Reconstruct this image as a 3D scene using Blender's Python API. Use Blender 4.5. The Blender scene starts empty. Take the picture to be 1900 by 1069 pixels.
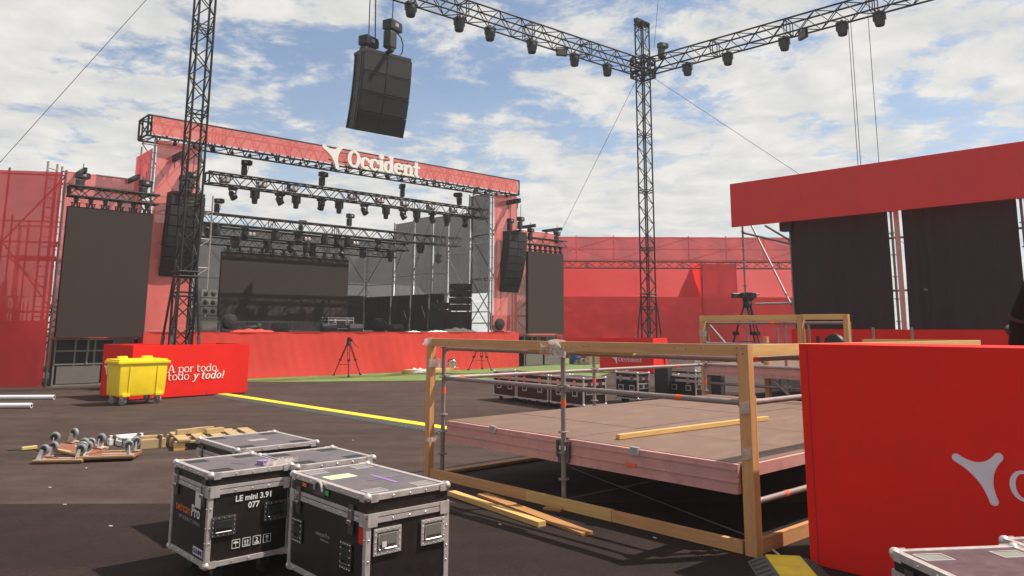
import bpy, bmesh, math, random
from mathutils import Vector, Matrix
random.seed(11)
sc = bpy.context.scene
COL = sc.collection
V = Vector
rad = math.radians

# ------------------------------------------------------------------ camera
F, TH, CY, RO, HC = 1405.0, rad(9.1), 384.0, rad(-.24), 1.72
_R, _F, _U = V((1, 0, 0)), V((0, math.cos(TH), math.sin(TH))), V((0, -math.sin(TH), math.cos(TH)))
CR = _R*math.cos(RO) - _U*math.sin(RO)
CU = _R*math.sin(RO) + _U*math.cos(RO)
CAM = V((0, 0, HC))
cd = bpy.data.cameras.new('camera'); cam = bpy.data.objects.new('camera', cd); COL.objects.link(cam)
cd.sensor_width = 36; cd.lens = F/1900*36; cd.shift_y = -(534.5-CY)/1900; cd.clip_end = 2000; cd.clip_start = .05
m = Matrix((CR, CU, -_F)).transposed().to_4x4(); m.translation = CAM
cam.matrix_world = m
sc.camera = cam

# ------------------------------------------------------------------ sky and sun
SUN = V((.665, .128, 1.0)).normalized()
el = math.asin(SUN.z); az_sun = math.atan2(SUN.x, SUN.y)
w = bpy.data.worlds.new('World'); sc.world = w; w.use_nodes = True
nt = w.node_tree; N = nt.nodes; Lk = nt.links
for n in list(N): N.remove(n)
out = N.new('ShaderNodeOutputWorld'); bg = N.new('ShaderNodeBackground'); bg.inputs[1].default_value = .1
sky = N.new('ShaderNodeTexSky'); sky.sky_type = 'NISHITA'; sky.sun_disc = False
sky.sun_elevation = el; sky.sun_rotation = az_sun; sky.air_density = 1.0; sky.dust_density = .6; sky.ozone_density = 1.5
tc = N.new('ShaderNodeTexCoord'); sep = N.new('ShaderNodeSeparateXYZ'); Lk.new(tc.outputs['Generated'], sep.inputs[0])
def wm(op, a, b=None, c=None):
    n = N.new('ShaderNodeMath'); n.operation = op
    for i, x in enumerate((a, b, c)):
        if x is None: continue
        if isinstance(x, (int, float)): n.inputs[i].default_value = x
        else: Lk.new(x, n.inputs[i])
    return n.outputs[0]
zc = wm('ADD', wm('MAXIMUM', sep.outputs[2], 0.0), .13)
cmb = N.new('ShaderNodeCombineXYZ')
Lk.new(wm('DIVIDE', sep.outputs[0], zc), cmb.inputs[0]); Lk.new(wm('DIVIDE', sep.outputs[1], zc), cmb.inputs[1])
def wnoise(scale, detail, rough, dist, off):
    mp = N.new('ShaderNodeMapping'); Lk.new(cmb.outputs[0], mp.inputs[0]); mp.inputs['Location'].default_value = off
    n = N.new('ShaderNodeTexNoise'); Lk.new(mp.outputs[0], n.inputs['Vector'])
    n.inputs['Scale'].default_value = scale; n.inputs['Detail'].default_value = detail
    n.inputs['Roughness'].default_value = rough; n.inputs['Distortion'].default_value = dist
    return n.outputs['Fac']
big = wnoise(.9, 4, .55, .3, (3.1, 1.7, 0)); fine = wnoise(3.6, 14, .66, .25, (0.4, 5.2, 0)); puff = wnoise(9.0, 8, .6, .15, (2.4, 8.2, 0)); shade = wnoise(5.0, 8, .6, .4, (7.2, 2.4, 0))
dens = wm('ADD', wm('ADD', wm('MULTIPLY', big, .42), wm('MULTIPLY', fine, .46)), wm('MULTIPLY', puff, .2))
mr = N.new('ShaderNodeMapRange'); mr.interpolation_type = 'SMOOTHSTEP'; Lk.new(dens, mr.inputs[0])
mr.inputs[1].default_value = .465; mr.inputs[2].default_value = .565
lowcov = N.new('ShaderNodeMapRange'); Lk.new(sep.outputs[2], lowcov.inputs[0])
lowcov.inputs[1].default_value = 0.0; lowcov.inputs[2].default_value = .32; lowcov.inputs[3].default_value = .55; lowcov.inputs[4].default_value = .08
mask = wm('MINIMUM', wm('ADD', wm('MULTIPLY', mr.outputs[0], .93), lowcov.outputs[0]), .97)
cr = N.new('ShaderNodeValToRGB'); Lk.new(wm('ADD', wm('MULTIPLY', shade, .6), wm('MULTIPLY', dens, .4)), cr.inputs[0])
cr.color_ramp.elements[0].position = .36; cr.color_ramp.elements[0].color = (4.3, 4.4, 4.55, 1)
cr.color_ramp.elements[1].position = .62; cr.color_ramp.elements[1].color = (6.6, 6.45, 6.1, 1)
mix = N.new('ShaderNodeMixRGB'); Lk.new(mask, mix.inputs[0]); Lk.new(cr.outputs[0], mix.inputs[2])
Lk.new(sky.outputs[0], mix.inputs[1]); Lk.new(mix.outputs[0], bg.inputs[0]); Lk.new(bg.outputs[0], out.inputs[0])
sd = bpy.data.lights.new('sun', 'SUN'); sd.energy = 5.0; sd.angle = rad(.6); sd.color = (1, .94, .84)
so = bpy.data.objects.new('sun', sd); COL.objects.link(so)
so.rotation_euler = (-SUN).to_track_quat('-Z', 'Y').to_euler()
vs = sc.view_settings; vs.view_transform = 'Standard'; vs.look = 'None'; vs.exposure = 0.42; vs.gamma = 1; vs.use_curve_mapping = False
sc.cycles.max_bounces = 8; sc.cycles.transparent_max_bounces = 24

# ------------------------------------------------------------------ pixel -> place helpers
def ray(x, y): return CR*((x-950)/F) - CU*((y-CY)/F) + _F
def G(x, y, z=0.0):
    d = ray(x, y); return CAM + d*((z-HC)/d.z)
def PL(x, y, p, n):
    d = ray(x, y); return CAM + d*((p-CAM).dot(n)/d.dot(n))
def AT(x, y, Y):
    d = ray(x, y); return CAM + d*(Y/d.y)
def adir(az): return V((math.sin(rad(az)), math.cos(rad(az)), 0))
SAZ = 48.0
A_, B_ = adir(SAZ), adir(SAZ-90)
O_ = G(460, 703); RZ = rad(90-SAZ)
def S(u, v, z=0): return O_ + A_*u + B_*v + V((0, 0, z))
def st(x, y, v):
    q = PL(x, y, O_+B_*v, B_) - O_; return q.dot(A_), q.z
def stu(x, y, u):
    q = PL(x, y, O_+A_*u, A_) - O_; return q.dot(B_), q.z

# ------------------------------------------------------------------ materials
MATS = {}
def mat(name, col, rough=.6, metal=0.0, var=.12, scale=8.0, bump=0.0, bscale=60.0, trans=0.0, transl=0.0, spec=.5, coat=0.0, stretch=(1, 1, 1), dirt=None, dirt_amt=.5, dscale=3.0, coords='Object'):
    mt = bpy.data.materials.new(name); mt.use_nodes = True
    n = mt.node_tree.nodes; l = mt.node_tree.links
    b = n['Principled BSDF']; o = n['Material Output']
    t = n.new('ShaderNodeTexCoord'); mp = n.new('ShaderNodeMapping'); mp.inputs['Scale'].default_value = stretch
    l.new(t.outputs[coords], mp.inputs[0])
    nz = n.new('ShaderNodeTexNoise'); nz.inputs['Scale'].default_value = scale; nz.inputs['Detail'].default_value = 6; nz.inputs['Roughness'].default_value = .6
    l.new(mp.outputs[0], nz.inputs['Vector'])
    rp = n.new('ShaderNodeValToRGB'); l.new(nz.outputs['Fac'], rp.inputs[0])
    c = V(col[:3])
    rp.color_ramp.elements[0].position = .3; rp.color_ramp.elements[1].position = .7
    rp.color_ramp.elements[0].color = (*(c*(1-var)), 1); rp.color_ramp.elements[1].color = (*(c*(1+var)), 1)
    cs = rp.outputs[0]
    if dirt:
        nz2 = n.new('ShaderNodeTexNoise'); nz2.inputs['Scale'].default_value = dscale; nz2.inputs['Detail'].default_value = 8; nz2.inputs['Roughness'].default_value = .7
        l.new(mp.outputs[0], nz2.inputs['Vector'])
        r2 = n.new('ShaderNodeMapRange'); l.new(nz2.outputs['Fac'], r2.inputs[0]); r2.inputs[1].default_value = .5; r2.inputs[2].default_value = .72; r2.inputs[4].default_value = dirt_amt
        mx = n.new('ShaderNodeMixRGB'); l.new(r2.outputs[0], mx.inputs[0]); l.new(cs, mx.inputs[1]); mx.inputs[2].default_value = (*dirt, 1); cs = mx.outputs[0]
    l.new(cs, b.inputs['Base Color'])
    b.inputs['Metallic'].default_value = metal; b.inputs['Specular IOR Level'].default_value = spec
    rr = n.new('ShaderNodeMapRange'); l.new(nz.outputs['Fac'], rr.inputs[0]); rr.inputs[3].default_value = max(.05, rough-.1); rr.inputs[4].default_value = min(1, rough+.1)
    l.new(rr.outputs[0], b.inputs['Roughness'])
    if coat: b.inputs['Coat Weight'].default_value = coat
    if bump:
        nb = n.new('ShaderNodeTexNoise'); nb.inputs['Scale'].default_value = bscale; nb.inputs['Detail'].default_value = 4
        l.new(mp.outputs[0], nb.inputs['Vector'])
        bp = n.new('ShaderNodeBump'); bp.inputs['Strength'].default_value = bump; bp.inputs['Distance'].default_value = .01
        l.new(nb.outputs['Fac'], bp.inputs['Height']); l.new(bp.outputs[0], b.inputs['Normal'])
    sh = b.outputs[0]
    if transl:
        tl = n.new('ShaderNodeBsdfTranslucent'); l.new(cs, tl.inputs[0])
        ms = n.new('ShaderNodeMixShader'); ms.inputs[0].default_value = transl; l.new(sh, ms.inputs[1]); l.new(tl.outputs[0], ms.inputs[2]); sh = ms.outputs[0]
    if trans:
        tr = n.new('ShaderNodeBsdfTransparent')
        ms = n.new('ShaderNodeMixShader'); ms.inputs[0].default_value = trans; l.new(sh, ms.inputs[1]); l.new(tr.outputs[0], ms.inputs[2]); sh = ms.outputs[0]
    if sh is not b.outputs[0]: l.new(sh, o.inputs[0])
    MATS[name] = mt; return mt
RED = (.66, .028, .022)
mat('red_vinyl', RED, .55, var=.05, scale=2, bump=.05, bscale=30)
mat('red_board', (.75, .015, .009), .65, var=.05, scale=2, spec=.18, bump=.06, bscale=5, dirt=(.55, .03, .02), dirt_amt=.35, dscale=3)
mat('red_fascia', (.66, .050, .050), .65, var=.05, scale=1.2, spec=.2, dirt=(.5, .05, .05), dirt_amt=.4, dscale=1.5)
mat('red_skirt', (.76, .050, .032), .7, var=.07, scale=2.5, transl=.12)
mat('red_mesh', (.88, .18, .15), .7, var=.05, scale=2, trans=.12, transl=.25)
mat('red_mesh_thin', (.84, .07, .07), .8, var=.08, scale=1.2, trans=.1, transl=.4, spec=.2)
mat('red_tarp', (.8, .025, .025), .6, var=.05, scale=1.5, transl=.6)
mat('black_mesh', (.055, .045, .043), .8, var=.15, trans=.11, transl=.3)
mat('black_curtain', (.034, .016, .018), .9, var=.25, scale=3, stretch=(4, 4, .3), bump=.2, bscale=8)
mat('black_metal', (.022, .021, .022), .45, .3, var=.3)
mat('black_truss', (.022, .02, .02), .6, .0, var=.3, spec=.3)
mat('black_plastic', (.02, .019, .02), .5, var=.2)
mat('speaker_black', (.024, .02, .02), .65, var=.25, scale=20, bump=.1)
mat('grille', (.018, .016, .016), .75, var=.3, scale=120)
mat('grey_cabinet', (.2, .19, .17), .6)
mat('galv', (.40, .37, .36), .5, .4, var=.22, scale=14, dirt=(.2, .16, .14), dirt_amt=.5)
mat('tube_old', (.27, .21, .20), .55, .3, var=.2, scale=18, dirt=(.2, .11, .08), dirt_amt=.6, dscale=9)
mat('alu', (.60, .53, .51), .38, .45, var=.12, scale=20, dirt=(.3, .24, .22), dirt_amt=.45, dscale=12)
mat('alu_pink', (.60, .29, .26), .5, .15, var=.08, scale=5, dirt=(.3, .15, .14), dirt_amt=.45, dscale=6)  # pink base colour stands in for red bounce and veil on plain aluminium
mat('chrome', (.75, .73, .72), .2, 1.0, var=.05)
mat('steel_dark', (.16, .14, .14), .4, .8, var=.2)
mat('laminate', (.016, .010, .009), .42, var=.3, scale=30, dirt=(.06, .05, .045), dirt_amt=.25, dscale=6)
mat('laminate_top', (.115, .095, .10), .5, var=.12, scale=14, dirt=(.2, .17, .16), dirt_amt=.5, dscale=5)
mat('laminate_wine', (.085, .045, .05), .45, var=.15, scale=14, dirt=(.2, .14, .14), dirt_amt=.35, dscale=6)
mat('led', (.050, .035, .029), .8, var=.05, scale=.8, spec=.2)
mat('white_paint', (.82, .81, .78), .5, var=.03)
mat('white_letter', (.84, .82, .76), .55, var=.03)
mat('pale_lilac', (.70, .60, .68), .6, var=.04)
mat('yellow_plastic', (.86, .62, .01), .45, var=.05, scale=3, dirt=(.5, .33, .03), dirt_amt=.35, dscale=2.5, bump=.03)
mat('yellow_ramp', (.85, .60, .02), .5, var=.08, dirt=(.35, .26, .06), dirt_amt=.45, dscale=6)
mat('grey_rubber', (.09, .085, .08), .7, var=.15)
mat('blue_plastic', (.03, .07, .28), .4, var=.06)
mat('orange_tape', (.85, .10, .02), .5, var=.06)
mat('clear_wrap', (.74, .66, .60), .3, var=.1, trans=.38, transl=.35, scale=30)
mat('paper', (.62, .56, .53), .7, var=.05)
mat('paper_yellow', (.60, .56, .34), .7, var=.06)
mat('green_tape', (.05, .42, .08), .5)
mat('violet_tape', (.24, .15, .33), .6)
mat('orange_print', (.55, .12, .02), .6)
mat('white_print', (.72, .70, .68), .6)
mat('grey_print', (.32, .28, .27), .6)
mat('blue_print', (.03, .03, .22), .6)
mat('ply_red', (.24, .085, .05), .55, var=.2, scale=6, stretch=(1, 6, 1), dirt=(.35, .22, .13), dirt_amt=.5)
mat('deck_ply', (.165, .092, .062), .55, var=.12, scale=3, stretch=(1, 3, 1), dirt=(.25, .155, .105), dirt_amt=.65, dscale=1.6)
mat('tyre_grey', (.2, .2, .21), .5, var=.08)
mat('rubber_black', (.02, .02, .02), .7)
mat('white_foil', (.72, .68, .70), .4, var=.05)
mat('strap', (.07, .06, .05), .8)
mat('strap_yellow', (.45, .36, .12), .8)
mat('dark_pipe', (.010, .010, .010), .8, spec=.1)
mat('foliage', (.06, .10, .03), .7, var=.4, scale=12)
mat('tent_white', (.75, .73, .74), .6, transl=.2)
mat('diamond_alu', (.55, .54, .53), .35, .8, var=.1, bump=.6, bscale=22)
mat('grey_panel', (.15, .135, .12), .6, var=.08)
def wood(name, col, dark, sc_=3.0):
    mt = mat(name, col, .6, var=.14, scale=sc_, stretch=(1, 1, 1), dirt=dark, dirt_amt=.55, dscale=sc_*1.5)
    return mt
wood('pine', (.56, .275, .11), (.40, .175, .06)); wood('pine_yellow', (.62, .38, .13), (.48, .27, .09))  # pine_yellow is paler timber, and also paints sunlit timber faces
wood('pine_dark', (.38, .18, .06), (.27, .12, .04)); wood('pallet_wood', (.42, .29, .14), (.28, .18, .085))
def knots(mt):
    n = mt.node_tree.nodes; l = mt.node_tree.links; b = n['Principled BSDF']
    src = b.inputs['Base Color'].links[0].from_socket
    t = n.new('ShaderNodeTexCoord'); mp = n.new('ShaderNodeMapping'); mp.name = 'knot_map'; mp.inputs['Scale'].default_value = (2.2, 7, 7); l.new(t.outputs['Object'], mp.inputs[0])
    v = n.new('ShaderNodeTexVoronoi'); v.inputs['Scale'].default_value = 1.0; l.new(mp.outputs[0], v.inputs['Vector'])
    r = n.new('ShaderNodeMapRange'); l.new(v.outputs['Distance'], r.inputs[0]); r.inputs[1].default_value = .20; r.inputs[2].default_value = .08; r.inputs[3].default_value = 0; r.inputs[4].default_value = .6
    m_ = n.new('ShaderNodeMixRGB'); m_.blend_type = 'MULTIPLY'; l.new(r.outputs[0], m_.inputs[0]); l.new(src, m_.inputs[1]); m_.inputs[2].default_value = (.42, .28, .18, 1); l.new(m_.outputs[0], b.inputs['Base Color'])
for k in ('pine', 'pine_yellow', 'pine_dark', 'pallet_wood'): knots(MATS[k])
# wood grain: stretch along object's long axis is handled by per-plank UV-less object coords
for k in ('pine', 'pine_yellow', 'pine_dark', 'pallet_wood'):
    n = MATS[k].node_tree.nodes
    for x in n:
        if x.type == 'MAPPING' and x.name != 'knot_map': x.inputs['Scale'].default_value = (.6, 9, 9)

def asphalt_mat():
    mt = bpy.data.materials.new('asphalt'); mt.use_nodes = True; n = mt.node_tree.nodes; l = mt.node_tree.links; b = n['Principled BSDF']
    t = n.new('ShaderNodeTexCoord')
    def nz(s, d, r=.6):
        x = n.new('ShaderNodeTexNoise'); x.inputs['Scale'].default_value = s; x.inputs['Detail'].default_value = d; x.inputs['Roughness'].default_value = r; l.new(t.outputs['Object'], x.inputs['Vector']); return x.outputs['Fac']
    big = nz(.35, 5); mid = nz(2.2, 6, .65); fin = nz(75, 3, .7)
    vo = n.new('ShaderNodeTexVoronoi'); vo.inputs['Scale'].default_value = 110; l.new(t.outputs['Object'], vo.inputs['Vector'])
    def mth(op, a, bb):
        x = n.new('ShaderNodeMath'); x.operation = op
        for i, y in enumerate((a, bb)):
            if isinstance(y, (int, float)): x.inputs[i].default_value = y
            else: l.new(y, x.inputs[i])
        return x.outputs[0]
    f = mth('ADD', mth('MULTIPLY', big, .34), mth('ADD', mth('MULTIPLY', mid, .30), mth('ADD', mth('MULTIPLY', fin, .30), mth('MULTIPLY', nz(22, 5, .8), .16))))
    r = n.new('ShaderNodeValToRGB'); l.new(f, r.inputs[0])
    r.color_ramp.elements[0].position = .36; r.color_ramp.elements[0].color = (.022, .0125, .0095, 1)
    r.color_ramp.elements[1].position = .70; r.color_ramp.elements[1].color = (.090, .058, .047, 1)
    vs_ = n.new('ShaderNodeTexVoronoi'); vs_.inputs['Scale'].default_value = 14; l.new(t.outputs['Object'], vs_.inputs['Vector'])
    sp_ = n.new('ShaderNodeMapRange'); l.new(vs_.outputs['Distance'], sp_.inputs[0]); sp_.inputs[1].default_value = .10; sp_.inputs[2].default_value = .05; sp_.inputs[3].default_value = 0; sp_.inputs[4].default_value = .28
    mp_ = n.new('ShaderNodeMapping'); mp_.inputs['Rotation'].default_value = (0, 0, -.6); mp_.inputs['Scale'].default_value = (.25, 2.6, 1); l.new(t.outputs['Object'], mp_.inputs[0])
    st_ = n.new('ShaderNodeTexNoise'); st_.inputs['Scale'].default_value = 1.0; st_.inputs['Detail'].default_value = 7; l.new(mp_.outputs[0], st_.inputs['Vector'])
    sr_ = n.new('ShaderNodeMapRange'); l.new(st_.outputs['Fac'], sr_.inputs[0]); sr_.inputs[1].default_value = .35; sr_.inputs[2].default_value = .65; sr_.inputs[3].default_value = .82; sr_.inputs[4].default_value = 1.12
    m1_ = n.new('ShaderNodeMixRGB'); m1_.blend_type = 'MULTIPLY'; m1_.inputs[0].default_value = 1; l.new(r.outputs[0], m1_.inputs[1]); l.new(sr_.outputs[0], m1_.inputs[2])
    m2_ = n.new('ShaderNodeMixRGB'); l.new(sp_.outputs[0], m2_.inputs[0]); l.new(m1_.outputs[0], m2_.inputs[1]); m2_.inputs[2].default_value = (.2, .16, .14, 1)
    wp_ = n.new('ShaderNodeVectorMath'); wp_.operation = 'ADD'; l.new(t.outputs['Object'], wp_.inputs[0]); nn_ = n.new('ShaderNodeTexNoise'); nn_.inputs['Scale'].default_value = 1.3; nn_.inputs['Detail'].default_value = 6; l.new(t.outputs['Object'], nn_.inputs['Vector']); l.new(nn_.outputs['Color'], wp_.inputs[1])
    ck_ = n.new('ShaderNodeTexVoronoi'); ck_.feature = 'DISTANCE_TO_EDGE'; ck_.inputs['Scale'].default_value = .22; l.new(wp_.outputs[0], ck_.inputs['Vector'])
    cm_ = n.new('ShaderNodeMapRange'); l.new(ck_.outputs['Distance'], cm_.inputs[0]); cm_.inputs[1].default_value = .002; cm_.inputs[2].default_value = .006; cm_.inputs[3].default_value = .82; cm_.inputs[4].default_value = 1.0
    m3_ = n.new('ShaderNodeMixRGB'); m3_.blend_type = 'MULTIPLY'; m3_.inputs[0].default_value = 1; l.new(m2_.outputs[0], m3_.inputs[1]); l.new(cm_.outputs[0], m3_.inputs[2]); m2_ = m3_
    l.new(m2_.outputs[0], b.inputs['Base Color']); b.inputs['Roughness'].default_value = .85; b.inputs['Specular IOR Level'].default_value = .2
    bp = n.new('ShaderNodeBump'); bp.inputs['Strength'].default_value = .7; bp.inputs['Distance'].default_value = .008
    l.new(mth('ADD', vo.outputs['Distance'], fin), bp.inputs['Height']); l.new(bp.outputs[0], b.inputs['Normal'])
    MATS['asphalt'] = mt
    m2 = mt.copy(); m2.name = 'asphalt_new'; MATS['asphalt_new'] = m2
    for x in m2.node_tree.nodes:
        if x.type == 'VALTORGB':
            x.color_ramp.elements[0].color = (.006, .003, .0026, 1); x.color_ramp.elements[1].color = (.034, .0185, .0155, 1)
asphalt_mat()
mat('turf', (.13, .185, .04), .85, var=.22, scale=1.6, bump=.8, bscale=160, dirt=(.18, .215, .065), dirt_amt=.6, dscale=5)

# ------------------------------------------------------------------ mesh builder
class MB:
    def __init__(s): s.v = []; s.f = []
    def add(s, vs, fs):
        o = len(s.v); s.v += [tuple(x) for x in vs]; s.f += [tuple(i+o for i in f) for f in fs]; return s
    def box(s, c, d, M=None):
        c = V(c); vs = []
        for z in (-.5, .5):
            for y in (-.5, .5):
                for x in (-.5, .5):
                    p = V((x*d[0], y*d[1], z*d[2])); vs.append(c + (M @ p if M else p))
        return s.add(vs, [(0, 2, 3, 1), (4, 5, 7, 6), (0, 1, 5, 4), (2, 6, 7, 3), (0, 4, 6, 2), (1, 3, 7, 5)])
    def cube(s, x0, x1, y0, y1, z0, z1): return s.box(((x0+x1)/2, (y0+y1)/2, (z0+z1)/2), (x1-x0, y1-y0, z1-z0))
    def bar(s, p, q, w, h, up=(0, 0, 1)):
        p, q = V(p), V(q); d = (q-p); L = d.length; d /= L; up = V(up)
        if abs(d.dot(up)) > .98: up = V((0, 1, 0)) if abs(d.y) < .9 else V((1, 0, 0))
        sx = d.cross(up).normalized(); u2 = sx.cross(d)
        return s.box((p+q)/2, (L, w, h), Matrix((d, sx, u2)).transposed())
    def tube(s, p, q, r, n=8, r2=None, cap=True):
        p, q = V(p), V(q); d = (q-p).normalized(); a = d.orthogonal().normalized(); b = d.cross(a); r2 = r if r2 is None else r2
        vs = []
        for c, rr in ((p, r), (q, r2)):
            for i in range(n):
                t = 2*math.pi*i/n; vs.append(c + a*(math.cos(t)*rr) + b*(math.sin(t)*rr))
        fs = [(i, (i+1) % n, n+(i+1) % n, n+i) for i in range(n)]
        if cap: fs += [tuple(range(n-1, -1, -1)), tuple(range(n, 2*n))]
        return s.add(vs, fs)
    def path(s, pts, r, n=6):
        pts = [V(p) for p in pts]; vs = []; a = None
        for i, p in enumerate(pts):
            d = (pts[min(i+1, len(pts)-1)]-pts[max(i-1, 0)]).normalized()
            a = (d.orthogonal() if a is None else (a - d*a.dot(d))).normalized(); b = d.cross(a)
            for k in range(n):
                t = 2*math.pi*k/n; vs.append(p + a*(math.cos(t)*r) + b*(math.sin(t)*r))
        fs = []
        for i in range(len(pts)-1):
            for k in range(n): fs.append((i*n+k, i*n+(k+1) % n, (i+1)*n+(k+1) % n, (i+1)*n+k))
        fs += [tuple(range(n-1, -1, -1)), tuple(range((len(pts)-1)*n, len(pts)*n))]
        return s.add(vs, fs)
    def lathe(s, prof, o, ax=(0, 0, 1), n=12):
        ax = V(ax).normalized(); a = ax.orthogonal().normalized(); b = ax.cross(a); o = V(o); vs = []
        for r, h in prof:
            for k in range(n):
                t = 2*math.pi*k/n; vs.append(o + ax*h + a*(math.cos(t)*r) + b*(math.sin(t)*r))
        fs = [(i*n+k, i*n+(k+1) % n, (i+1)*n+(k+1) % n, (i+1)*n+k) for i in range(len(prof)-1) for k in range(n)]
        fs += [tuple(range(n-1, -1, -1)), tuple(range((len(prof)-1)*n, len(prof)*n))]
        return s.add(vs, fs)
    def ball(s, o, r, n=10):
        return s.lathe([(max(r*math.sin(math.pi*i/6), r*.02), -r*math.cos(math.pi*i/6)) for i in range(7)], o, (0, 0, 1), n)
    def quad(s, a, b, c, d): return s.add([a, b, c, d], [(0, 1, 2, 3)])
    def grid(s, fn, nu, nv):
        vs = [fn(i/nu, j/nv) for j in range(nv+1) for i in range(nu+1)]
        return s.add(vs, [(j*(nu+1)+i, j*(nu+1)+i+1, (j+1)*(nu+1)+i+1, (j+1)*(nu+1)+i) for j in range(nv) for i in range(nu)])
    def prism(s, poly, o, ux, uy, dep):
        o, ux, uy = V(o), V(ux), V(uy); nn = ux.cross(uy).normalized()*dep; n = len(poly)
        vs = [o+ux*x+uy*y for x, y in poly] + [o+ux*x+uy*y-nn for x, y in poly]
        return s.add(vs, [tuple(range(n)), tuple(range(2*n-1, n-1, -1))] + [(i, n+i, n+(i+1) % n, (i+1) % n) for i in range(n)])
    def build(s, name, mt, parent=None, smooth=False, bevel=0.0, stuff=False, label=None):
        me = bpy.data.meshes.new(name); me.from_pydata(s.v, [], s.f); me.update()
        if bevel:
            bm = bmesh.new(); bm.from_mesh(me)
            bmesh.ops.bevel(bm, geom=bm.edges[:], offset=bevel, segments=2, affect='EDGES', profile=.7)
            bm.to_mesh(me); bm.free()
        if smooth:
            for p in me.polygons: p.use_smooth = True
            try: me.set_sharp_from_angle(angle=rad(40))
            except Exception: pass
        me.materials.append(MATS[mt])
        o = bpy.data.objects.new(name, me); COL.objects.link(o)
        if parent is not None: o.parent = parent
        if stuff: o['kind'] = 'stuff'
        if label: o['label'] = label
        return o
def tag(o, label, cat, group=None):
    o['label'] = label; o['category'] = cat
    if group: o['group'] = group
    return o
def thing(name, label, cat, loc=(0, 0, 0), rz=0.0, group=None):
    o = bpy.data.objects.new(name, None); COL.objects.link(o); o.location = V(loc); o.rotation_euler = (0, 0, rz); o.empty_display_size = .2
    return tag(o, label, cat, group)
def kids(o): return [c for c in KID.get(o.name, [])]
def copy_tree(o, parent=None):
    c = o.copy(); COL.objects.link(c)
    if parent is not None: c.parent = parent
    for ch in list(o.children): copy_tree(ch, c)
    return c
ORD = ['first', 'second', 'third', 'fourth', 'fifth', 'sixth', 'seventh', 'eighth', 'ninth', 'tenth', 'eleventh', 'twelfth', 'thirteenth', 'fourteenth', 'fifteenth', 'sixteenth']
def struct(mb, name, mt):
    o = mb.build(name, mt); o['kind'] = 'structure'; return o

# ------------------------------------------------------------------ lettering
def ringpts(cx, cy, rx, ry, wx, wy, a0, a1, n=22):
    r = []
    for i in range(n+1):
        t = rad(a0+(a1-a0)*i/n); c, s_ = math.cos(t), math.sin(t)
        r.append(((cx+rx*c, cy+ry*s_), (cx+(rx-wx)*c, cy+(ry-wy)*s_)))
    return r
def rect(x0, x1, y0, y1): return ('p', [(x0, y0), (x1, y0), (x1, y1), (x0, y1)])
def glyph(ch, k=1.0):
    s_, t, f = .26*k, .15*k, .14*k
    def ring(cx, cy, rx, ry, a0=0, a1=360): return ('s', ringpts(cx, cy, rx, ry, s_, t, a0, a1))
    if ch == 'O': return [ring(.62, .7, .62, .74)], 1.34
    if ch == 'c': return [ring(.52, .5, .5, .53, 38, 322), rect(.74, .74+s_*.8, .58, .86)], 1.04
    if ch in 'i': return [rect(.14, .14+s_, 0, 1), rect(0, .2, 1-f, 1), rect(0, .28+s_, 0, f), ('s', ringpts(.14+s_/2, 1.3, .17*k+.02, .17*k+.02, .169*k, .169*k, 0, 360, 14))], .66
    if ch == 'd': return [ring(.5, .5, .48, .53), rect(.98-s_, .98, 0, 1.48), rect(.98-s_-.16, .98-s_/2, 1.48-f, 1.48), rect(.98-s_/2, 1.12, 0, f)], 1.2
    if ch == 'e': return [ring(.52, .5, .5, .53, 0, 318), rect(.1, 1.0, .44, .44+t)], 1.08
    if ch == 'n': return [rect(.14, .14+s_, 0, 1), rect(0, .2, 1-f, 1), rect(0, .28+s_, 0, f), ring(.66, .6, .4, .43, 0, 165), rect(1.06-s_, 1.06, 0, .62), rect(1.06-s_-.13, 1.2, 0, f)], 1.26
    if ch == 't': return [rect(.16, .16+s_, .3, 1.34), rect(0, .74, 1-f, 1), ring(.5, .33, .34, .36, 180, 310)], .84
    if ch == 'p': return [rect(.14, .14+s_, -.45, 1), rect(0, .2, 1-f, 1), rect(0, .28+s_, -.45, -.45+f), ring(.62, .5, .48, .53)], 1.18
    if ch == 'o': return [ring(.52, .5, .5, .53)], 1.1
    if ch == 'r': return [rect(.14, .14+s_, 0, 1), rect(0, .2, 1-f, 1), rect(0, .28+s_, 0, f), ring(.62, .6, .4, .43, 55, 165)], .9
    if ch == 'A': return [('p', [(.08, 0), (.08+s_*.8, 0), (.72+s_*.3, 1.42), (.6, 1.42)]), ('p', [(1.3-s_, 0), (1.3, 0), (.84, 1.42), (.62, 1.42)]), rect(.36, 1.02, .42, .42+t), rect(-.08, .42, 0, f), rect(.9, 1.46, 0, f)], 1.5
    if ch == 'y': return [('p', [(.1, 1), (.1+s_, 1), (.62, .1), (.45, .02)]), ('p', [(1.0, 1), (1.0-s_*.8, 1), (.28, -.42), (.28+s_*.8, -.42)]), rect(0, .46, 1-f, 1), rect(.7, 1.12, 1-f, 1), rect(.05, .4, -.45, -.45+f)], 1.12
    if ch == ',': return [('p', [(.1, .22), (.32, .22), (.32, .05), (.16, -.22), (.06, -.2), (.15, 0), (.1, 0)])], .5
    if ch == '!': return [rect(.14, .14+s_, .42, 1.46), rect(.14, .14+s_, 0, .24)], .56
    if ch == '\u00a1': return [rect(.14, .14+s_, -.4, .62), rect(.14, .14+s_, .78, 1.0)], .56
    return [], .5
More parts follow.
